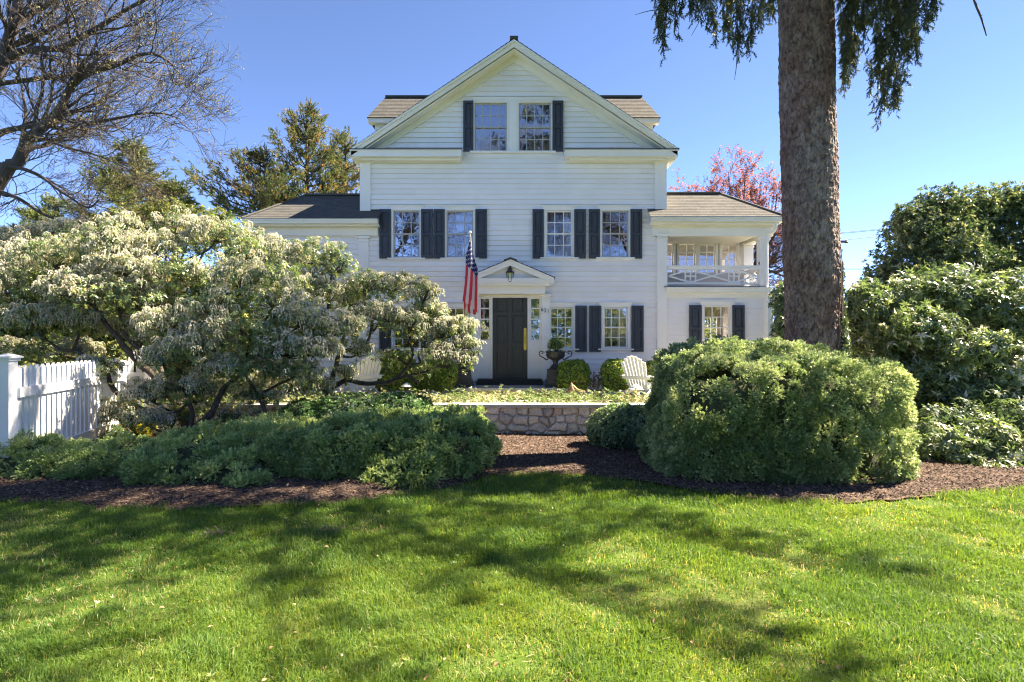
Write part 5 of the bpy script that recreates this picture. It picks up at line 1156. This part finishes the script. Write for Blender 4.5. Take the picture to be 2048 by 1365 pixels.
# ivy on the trunk
r = np.random.RandomState(310); n = 1500; a = r.uniform(-1.5, .15, n); z = 1.0+r.rand(n)**1.5*2.0; kx = np.clip((.2-(z-.5)*.28)-a*.0, -1, 1)
keep = (a > -1.35+np.clip((z-1.3)*.7, 0, 1.3)+.55*vnoise(np.stack([a, z, 0*a], -1), 2.5)) & (r.rand(n) > np.clip((z-1.8)*.6, 0, .8)); a, z = a[keep], z[keep]
rad_ = np.interp(z, [.3, 1, 2, 4.2], [.62, .52, .46, .44])+r.rand(len(z))*.05; P = np.stack([np.interp(z, [0, 4], [5.13, 5.05])+rad_*np.cos(a), 9.5+rad_*np.sin(a), z], -1)
m = MB(); 
for q in range(9):
    a0 = r.uniform(-1.2, .2); zq = np.linspace(.3, r.uniform(2.0, 3.4), 20); aa = a0+.18*np.cumsum(r.normal(size=20))*.35+.02*zq; ra = np.interp(zq, [.3, 1, 2, 4.2], [.60, .50, .455, .435])
    m.tube(np.stack([5.10+ra*np.cos(aa), 9.5+ra*np.sin(aa), zq], -1), .008, 4)
iv = empty('ivy', (5.6, 9.2, .1), 'green ivy climbing the right side of the spruce trunk', 'ivy'); m.build('stem', M['bark'], iv)
P2 = []
for q in range(14):
    z_ = r.uniform(2.2, 3.0)+abs(r.normal())*.7; aa_ = r.uniform(-.6, .1); P2.append((5.08+.45*math.cos(aa_), 9.5+.45*math.sin(aa_), z_))
P = np.vstack([P, P2]); scatter(MB(), [t_whorl(r, 3, .065, .055, .3, .4, .1) for _ in range(4)], P, P-np.array((5.15, 9.5, 0))*(1, 1, 0)-np.array((0, 0, 1))*P*(0, 0, 1), r.uniform(.6, 1.2, len(P)), r, .5).build('foliage', M['ivy'], iv)

# ------------------------------------------------------------ bare budding tree, left
def lead(mb, pts, ra, rb, r, tips, n, L, depth, ang=.7, k=8, up=.08, grav=0, mid=None):
    S = spline(pts, 8); S = S+.05*np.stack([vnoise(S, 1.5), vnoise(S+5, 1.5), vnoise(S+9, 1.5)], -1)*np.linspace(0, 1, len(S))[:, None]
    R_ = np.linspace(ra, rb, len(S)); mb.tube(S, R_, k)
    for q in range(n):
        t = (.12+.88*(q+r.rand())/n)*(len(S)-1); i = min(int(t), len(S)-2); p = S[i]+(S[i+1]-S[i])*(t-i); dd = unit(S[i+1]-S[i]); s = unit(np.cross(dd, rnd_dir(r, 1)[0])); a = ang*r.uniform(.6, 1.3)
        grow(mb, p, dd*math.cos(a)+s*math.sin(a), L*r.uniform(.6, 1.1)*(1.1-.4*t/len(S)), max(R_[i]*.45, .012), depth, r, tips, up, .16, (3, 4), .66, .6, None, grav, .0035)
r = np.random.RandomState(400)
bt = empty('budding_tree', (-13.8, 14, 0), 'large bare tree with fine budding twigs reaching in from the left edge', 'tree'); m = MB(); tips = []; D = 14.
base = np.array((-13.9, 14.2, 0))
m.tube(spline([base, (-13.7, 14.1, 2.2), W(-30, 420, D), W(20, 330, D)], 6), np.linspace(.34, .15, 19), 12)
lead(m, [W(20, 330, D), W(36, 325, D), W(58, 278, D), W(87, 253, D), W(119, 220, 13.8), W(141, 177, 13.7), W(175, 150, 13.5), W(235, 130, 13.4), W(300, 108, 13.2), W(345, 130, 13.1)], .15, .02, r, tips, 20, 1.9, 3)
lead(m, [W(-40, 300, D), W(0, 267, D), W(50, 255, D), W(123, 242, D), W(180, 245, 13.6), W(231, 238, 13.4), W(310, 225, 13.3), W(360, 235, 13.2)], .085, .012, r, tips, 15, 1.5, 3)
lead(m, [W(-40, 230, D), W(0, 134, D), W(10, 100, D), W(22, 61, D), W(30, 20, D), W(40, -40, D)], .14, .10, r, tips, 9, 2.0, 3)
lead(m, [W(10, 115, D), W(60, 100, D), W(120, 95, 13.8), W(181, 65, 13.6), W(224, 36, 13.5), W(290, 2, 13.4), W(330, -20, 13.4)], .10, .02, r, tips, 16, 1.8, 3)
lead(m, [W(-40, 180, D), W(0, 168, D), W(90, 156, D), W(150, 150, 14.4), W(190, 130, 14.5), W(253, 126, 14.6), W(310, 150, 14.7)], .07, .012, r, tips, 13, 1.6, 3)
lead(m, [W(-20, 370, D), W(0, 383, D), W(40, 400, 13.8), W(83, 423, 13.7), W(120, 445, 13.6), W(155, 466, 13.5)], .06, .02, r, tips, 8, 1.0, 2)
lead(m, [W(-20, 330, D), W(0, 329, D), W(50, 340, 13.8), W(90, 360, 13.7), W(134, 390, 13.6), W(173, 415, 13.6), W(195, 400, 13.5)], .06, .015, r, tips, 12, 1.1, 3)
lead(m, [W(22, 61, D), W(60, 30, 14.3), W(100, 5, 14.5), W(130, -30, 14.5)], .08, .03, r, tips, 9, 1.8, 3)
lead(m, [W(70, 262, D), W(95, 280, 13.7), W(150, 300, 13.6), W(220, 320, 13.5), W(270, 345, 13.5)], .04, .01, r, tips, 10, 1.1, 3)
lead(m, [W(40, 300, D), W(50, 230, 14.4), W(45, 170, 14.5)], .05, .02, r, tips, 7, 1.2, 3)
m.build('trunk', M['barkr'], bt)
P = np.array([p for p, d in tips]); print('bare tips', len(P)); 
sel = r.rand(len(P)) < .45; P = P[sel]
scatter(MB(), [t_whorl(r, 3, .045, .022, .9, .5, .1) for _ in range(4)], P, np.tile((0, 0, 1.), (len(P), 1)), r.uniform(.5, 1.2, len(P)), r, .7).build('bud', M['buds'], bt)['kind'] = 'stuff'
for (x, y, a, lab) in ((-8.2, -4.5, 0, 'bare tree seen in the upstairs panes left of the door'), (8.6, -5.0, 183, 'bare tree seen in the upstairs panes right of the door'), (-1.5, -6.5, 12, 'bare tree seen only in the window reflections')):
    c = bt.copy(); COL.objects.link(c); c.location = (x, y, 0); c.rotation_euler = (0, 0, R(a)); c['label'] = lab; c.name = 'budding_tree'; c.scale = (1.15, 1.15, 1.15)
    for ch_ in bt.children: cpy(ch_, c)
# hanging twig at the top right
m = MB(); m.tube(spline([W(1930, -60, 7), W(1950, 5, 7), W(1962, 35, 7), W(1968, 55, 7), W(1973, 72, 7)], 5), np.linspace(.016, .006, 21), 5); m.tube([W(1962, 35, 7), W(1964, 30, 7)], .006, 4)
tag(m.build('hanging_twig', M['barkr']), 'single bare twig hanging into the sky at the top right corner', 'twig')

# ------------------------------------------------------------ conifers behind
def conifer(label, bx, D, pt, pb, wpx, mat, seed, n=70, updir=.5, name='conifer', lean=.35, tuft=1., asym=0, S=1.):
    r = np.random.RandomState(seed); top = W(bx, pt, D); base = np.array((top[0], D, 0.)); H = top[2]; root = empty(name, base, label, 'tree')
    m = MB().tube([base, (top[0]+.1, D, H*.5), top], [H*.022, H*.013, .02], 8); lf = MB(); zb = Z(pb, D); Wd = wpx*D/F
    for q in range(n):
        t = r.rand()**.9; z = zb+(H-zb)*t; L = Wd*(1-t)**.75*r.uniform(.6, 1.1)+.25; a = r.rand()*6.28
        if asym and math.cos(a) < 0: L *= 1+asym*(1-t)
        p0 = np.array((top[0], D, z)); d = np.array((math.cos(a), math.sin(a), 0)); P = [p0, p0+d*L*.5+(0, 0, L*lean*.3), p0+d*L+(0, 0, L*lean)]
        S_ = spline(P, 5); m.tube(S_, np.linspace(.035, .008, len(S_)), 4)
        k = int(L*11*tuft)+3; tt = r.uniform(.25, 1.02, k); ps = np.array([S_[min(int(x*(len(S_)-1)), len(S_)-1)] for x in np.clip(tt, 0, 1)])
        side = np.array((-d[1], d[0], 0)); wv = .15*L*(1.15-tt)+.06; ps = ps+side*(r.uniform(-1, 1, k)*wv)[:, None]+np.stack([0*tt, 0*tt, r.normal(size=k)*.06], -1)
        for _ in range(3):
            pn = ps+r.normal(size=ps.shape)*(.09, .09, .06); scatter(lf, TBRC, pn, np.tile(d*.7+(0, 0, updir), (k, 1)), S*r.uniform(.7, 1.5, k), r, .5, v=np.clip(.35+.3*r.normal(size=k)+.35*vnoise(pn, .9), 0, 1))
    m.build('trunk', M['barkr'], root); lf.build('foliage', M[mat], root); return root
TBRC = [t_brush(rgv, .22, .05, 9) for _ in range(5)]
conifer('tall rusty green cedar rising behind the left wing roof', 612, 24, 226, 470, 125, 'cedar', 501, 64, .6, 'cedar_tree', .75, 1.1)
conifer('lower dark cedar with long upswept branches left of the tall cedar', 520, 23, 312, 480, 110, 'cedar', 502, 60, .6, 'cedar_tree', .6, 1., asym=.45)
conifer('rusty cedar close against the left wall of the main house', 690, 25, 268, 440, 60, 'cedar', 503, 34, .5, 'cedar_tree', .5)
conifer('loose yellowish conifer behind the budding tree twigs', 265, 22, 288, 520, 130, 'conifer', 504, 100, .4, 'conifer', .15, .8)
conifer('small dark conifer tip beside the loose yellowish conifer', 345, 22, 372, 470, 60, 'conifer', 505, 50, .5, 'conifer', .4)
conifer('pale conifer low behind the twigs at the left edge', 110, 24, 400, 560, 120, 'conifer', 506, 70, .5, 'conifer', .2)
# red maple
r = np.random.RandomState(600); D = 30.; mp = empty('red_maple', W(1478, 700, D), 'red budding maple behind the right wing roof', 'tree'); m = MB(); tips = []
b0 = np.array((X(1480, D), D, 0.)); m.tube([b0, W(1480, 560, D)], [.28, .18], 8)
for (px, py) in ((1385, 380), (1420, 350), (1455, 335), (1490, 335), (1525, 350), (1560, 375), (1400, 420), (1560, 420), (1570, 480), (1600, 560), (1590, 520), (1440, 400), (1510, 400), (1550, 590), (1620, 450)):
    e = W(px, py, D+r.uniform(-2, 2)); s_ = W(1480+(px-1480)*.12, 560-40*r.rand(), D); mid = s_*.45+e*.55+np.array(((px-1480)*.004, 0, -.2)); lead(m, [s_, s_*.7+mid*.3, mid, e*.92+s_*.08], .10, .02, r, tips, 12, 1.3, 3, .6, 5)
m.build('trunk', M['barkr'], mp); P = np.array([p for p, d in tips]); print('maple tips', len(P)); top_ = P[:, 2] > Z(470, D); P = P[(r.rand(len(P)) < np.where(top_, .5, .12))]
scatter(MB(), [t_whorl(r, 4, .10, .07, .3, .6, .1) for _ in range(4)], P, np.tile((0, 0, 1.), (len(P), 1)), r.uniform(.4, 1.0, len(P)), r, .7).build('bud', M['maple'], mp)['kind'] = 'stuff'
# utility pole and wires
up_ = empty('utility_pole', (X(1640, 30), 30, 0), 'utility pole with a crossarm mostly hidden behind the spruce trunk', 'utility pole')
MB().tube([(X(1640, 30), 30, 0), (X(1640, 30), 30, 9)], [.16, .12], 10).build('pole', M['utility'], up_)
m = MB(); m.box(X(1636, 30), X(1690, 30), 29.9, 30.05, Z(486, 30), Z(482, 30)); m.build('crossarm', M['utility'], up_)
MB().lathe([(0, 0), (.07, 0), (.09, .06), (.05, .1), (.07, .14), (0, .2)], (X(1692, 30), 29.97, Z(487, 30)), 10).build('insulator', M['iron'], up_)
wires = []
for k, (a, b, lab) in enumerate((((1660, 467), (2100, 385), 'upper pair wire crossing the blue sky right of the trunk'), ((1660, 469), (2100, 388), 'thin wire just under the topmost wire'), ((1692, 480), (2100, 392), 'wire leaving the insulator beside the trunk'), ((1660, 538), (1900, 528), 'lowest service wire right of the trunk'))):
    A_, B_ = W(*a, 30), W(*b, 30 if k < 3 else 26); P = [A_*(1-t)+B_*t-np.array((0, 0, .35*4*t*(1-t)*(1 if k < 3 else .3))) for t in np.linspace(0, 1, 12)]
    tag(MB().tube(P, .016 if k != 1 else .011, 5).build('overhead_wire', M['wire']), lab, 'wire', 'overhead wires')

# ------------------------------------------------------------ grass and litter
r = np.random.RandomState(700)
def grass(n, y0, y1, hgt, wid, side=1.9):
    y = y0+(y1-y0)*r.rand(n); x = r.uniform(-1, 1, n)*(y*.95+.35+side); k = y < edge_y(x)+.02*r.normal(size=n); x, y = x[k], y[k]; return x, y, hgt, wid
parts = [grass(235000, 2.35, 4.2, .050, .0048), grass(205000, 4.2, 6.0, .052, .0062), grass(115000, 6.0, 7.8, .055, .0075)]
x = np.concatenate([p[0] for p in parts]); y = np.concatenate([p[1] for p in parts]); hh = np.concatenate([np.full(len(p[0]), p[2]) for p in parts]); ww = np.concatenate([np.full(len(p[0]), p[3]) for p in parts])
Pp = np.stack([x, y, 0*x], -1); n = len(x)
tuft = vnoise(Pp, 3.2)*.6+vnoise(Pp+20, 9)*.4; bare = vnoise(Pp+40, 1.3)+.5*vnoise(Pp+7, 5)
keep = r.rand(n) > np.clip((bare-.25)*1.6, 0, .72); x, y, hh, ww, tuft, bare, Pp = x[keep], y[keep], hh[keep], ww[keep], tuft[keep], bare[keep], Pp[keep]; n = len(x)
# mown blades: clusters leaning together
la = 6.28*vnoise(Pp+60, 1.6)+r.normal(size=n)*1.5; le = np.abs(.6+.45*r.normal(size=n)); h = hh*(1+.55*tuft)*r.uniform(.5, 1.35, n)*np.where(bare > .3, .65, 1)
edge = np.clip(1-(edge_y(x)-y)/.12, 0, 1); h *= 1+.5*edge
dirx, diry = np.cos(la), np.sin(la); sa = r.rand(n)*6.28; sx, sy = np.cos(sa)*ww/2, np.sin(sa)*ww/2
z = gz(x, y)-.012
b0 = np.stack([x-sx, y-sy, z], -1); b1 = np.stack([x+sx, y+sy, z], -1); mx_ = x+dirx*h*le*.35; my_ = y+diry*h*le*.35
m0 = np.stack([mx_-sx*.8, my_-sy*.8, z+h*.6], -1); m1 = np.stack([mx_+sx*.8, my_+sy*.8, z+h*.6], -1); tp = np.stack([x+dirx*h*le, y+diry*h*le, z+h*(1-.25*le)], -1)
V = np.stack([b0, b1, m1, m0, tp], 1).reshape(-1, 3); i5 = np.arange(n)*5
val = np.clip(.40+.16*r.normal(size=n)+.22*vnoise(Pp+3, .9)+.10*vnoise(Pp+8, 4)-.10*tuft, .0, .84); dry = r.rand(n) < np.clip(.02+.36*(bare-.15), .01, .36); val = np.where(dry, r.uniform(.86, 1, n), val)
gm = MB(); gm.V = [V]; gm.n = len(V); gm.Q = [np.stack([i5, i5+1, i5+2, i5+3], -1)]; gm.T = [np.stack([i5+3, i5+2, i5+4], -1)]; gm.vq = [val]; gm.vt = [np.clip(val+.02, 0, 1)]
tag(gm.build('grass', M['grass']), 'mown bright green lawn grass with dry straw patches', 'grass', kind='stuff')
# dry clippings lying on the lawn
n = 2600; y = r.uniform(2.6, 7.2, n); x = r.uniform(-1, 1, n)*y*.93; P = np.stack([x, y, 0*x], -1); k = (y < edge_y(x)-.05) & (vnoise(P+40, 1.3)+.5*vnoise(P+7, 5) > r.uniform(-.5, .6, n)); P = P[k]; P[:, 2] = gz(P[:, 0], P[:, 1])+r.uniform(.0, .025, len(P))
stw = np.array([[(-.5, -.03, 0), (.5, -.03, .1), (.5, .03, .1), (-.5, .03, 0)]])*np.array((.04, .035, .04))
tag(scatter(MB(), [stw], P, np.tile((0, 0, 1.), (len(P), 1)), r.uniform(.4, 1.2, len(P)), r, .25).build('dry_clippings', M['straw']), 'pale dry grass clippings scattered over the lawn', 'clippings', kind='stuff')
# two brown twiggy heaps on the lawn
for (px, py, rx, lab) in ((672, 1068, .26, 'larger heap of pale dry stalks lying on the shaded lawn'), (432, 1073, .20, 'smaller heap of pale dry stalks lying left of the larger heap')):
    c = W(px, py, 1.75*F/(py-682.5)); m = MB()
    for q in range(46):
        a = r.rand()*6.28; p = c+np.array((r.normal()*rx*.5, r.normal()*rx*.22, .015)); d = np.array((math.cos(a), math.sin(a)*.6, r.uniform(.2, 1.)))*r.uniform(.03, .09); m.tube([p, p+d*.6+(0, 0, .01), p+d], .0022, 3, cap=False)
    tag(m.build('dry_stalks', M['barkt']), lab, 'dry stalks', 'heaps of dry stalks on the lawn')
# leaves on the mulch and the lawn
n = 150; y = r.uniform(2.7, 6.5, n); x = r.uniform(-1, 1, n)*y*.9; P = np.stack([x, y, gz(x, y)+.03], -1)
tag(scatter(MB(), [np.array([leafq((0, 0, 0), (1, 0, .2), (0, 0, 1), .035, .024, .2)])], P, np.tile((0, 0, 1.), (n, 1)), r.uniform(.4, 1.1, n), r, .5).build('fallen_leaves', M['deadleaf']), 'few tiny brown leaves lying in the mown lawn', 'fallen leaves', kind='stuff')
n = 260; y = r.uniform(2.7, 7, n); x = r.uniform(-1, 1, n)*y*.9; k = vnoise(np.stack([x, y, 0*x], -1), 1.1) > .1; x, y = x[k], y[k]; n = len(x); P = np.stack([x, y, gz(x, y)+.008], -1)
tag(scatter(MB(), [t_whorl(r, 7, .026, .009, .6, .3, .1) for _ in range(4)], P, np.tile((0, 0, 1.), (n, 1)), r.uniform(.5, 1.3, n), r, .2).build('lawn_weeds', M['yew']), 'small broad leaved weeds growing among the lawn grass', 'weeds', kind='stuff')
n = 120; x = r.uniform(-6.5, 7, n); y = edge_y(x)+r.uniform(.05, .9, n); P = np.stack([x, y, mulch_z(x, y)+.025], -1)
tag(scatter(MB(), [np.array([leafq((0, 0, 0), (1, 0, .2), (0, 0, 1), .05, .03, .1)])], P, np.tile((0, 0, 1.), (n, 1)), r.uniform(.4, 1.1, n), r, .35).build('fallen_leaves', M['deadleaf']), 'scattered small dead leaves on the dark mulch', 'fallen leaves', kind='stuff')
# distant woods all round, low on the horizon
r = np.random.RandomState(800); PP = []
for (x0, x1, y0, y1, h, n) in ((-60, -12, 34, 44, 5.5, 9000), (12, 60, 40, 50, 5.0, 7000), (-60, 60, -34, -26, 7.5, 16000), (-40, -28, -26, 34, 6.5, 5000), (36, 46, -26, 40, 6, 5000)):
    x = r.uniform(x0, x1, n); y = r.uniform(y0, y1, n); top = h*(.72+.35*vnoise(np.stack([x, y, 0*x], -1), .22)+.12*vnoise(np.stack([x, y, 0*x], -1), .9)); PP.append(np.stack([x, y, r.rand(n)**.7*top], -1))
P = np.vstack(PP); tag(scatter(MB(), [t_whorl(r, 5, .42, .26, .3, .6, .1) for _ in range(3)], P, np.tile((0, 0, 1.), (len(P), 1)), r.uniform(.7, 1.5, len(P)), r, .8, v=np.clip(.5+.3*vnoise(P, .3)+.2*r.normal(size=len(P)), 0, 1)).build('distant_woods', M['conifer']), 'far off mass of low woods on the horizon', 'woods', kind='stuff')
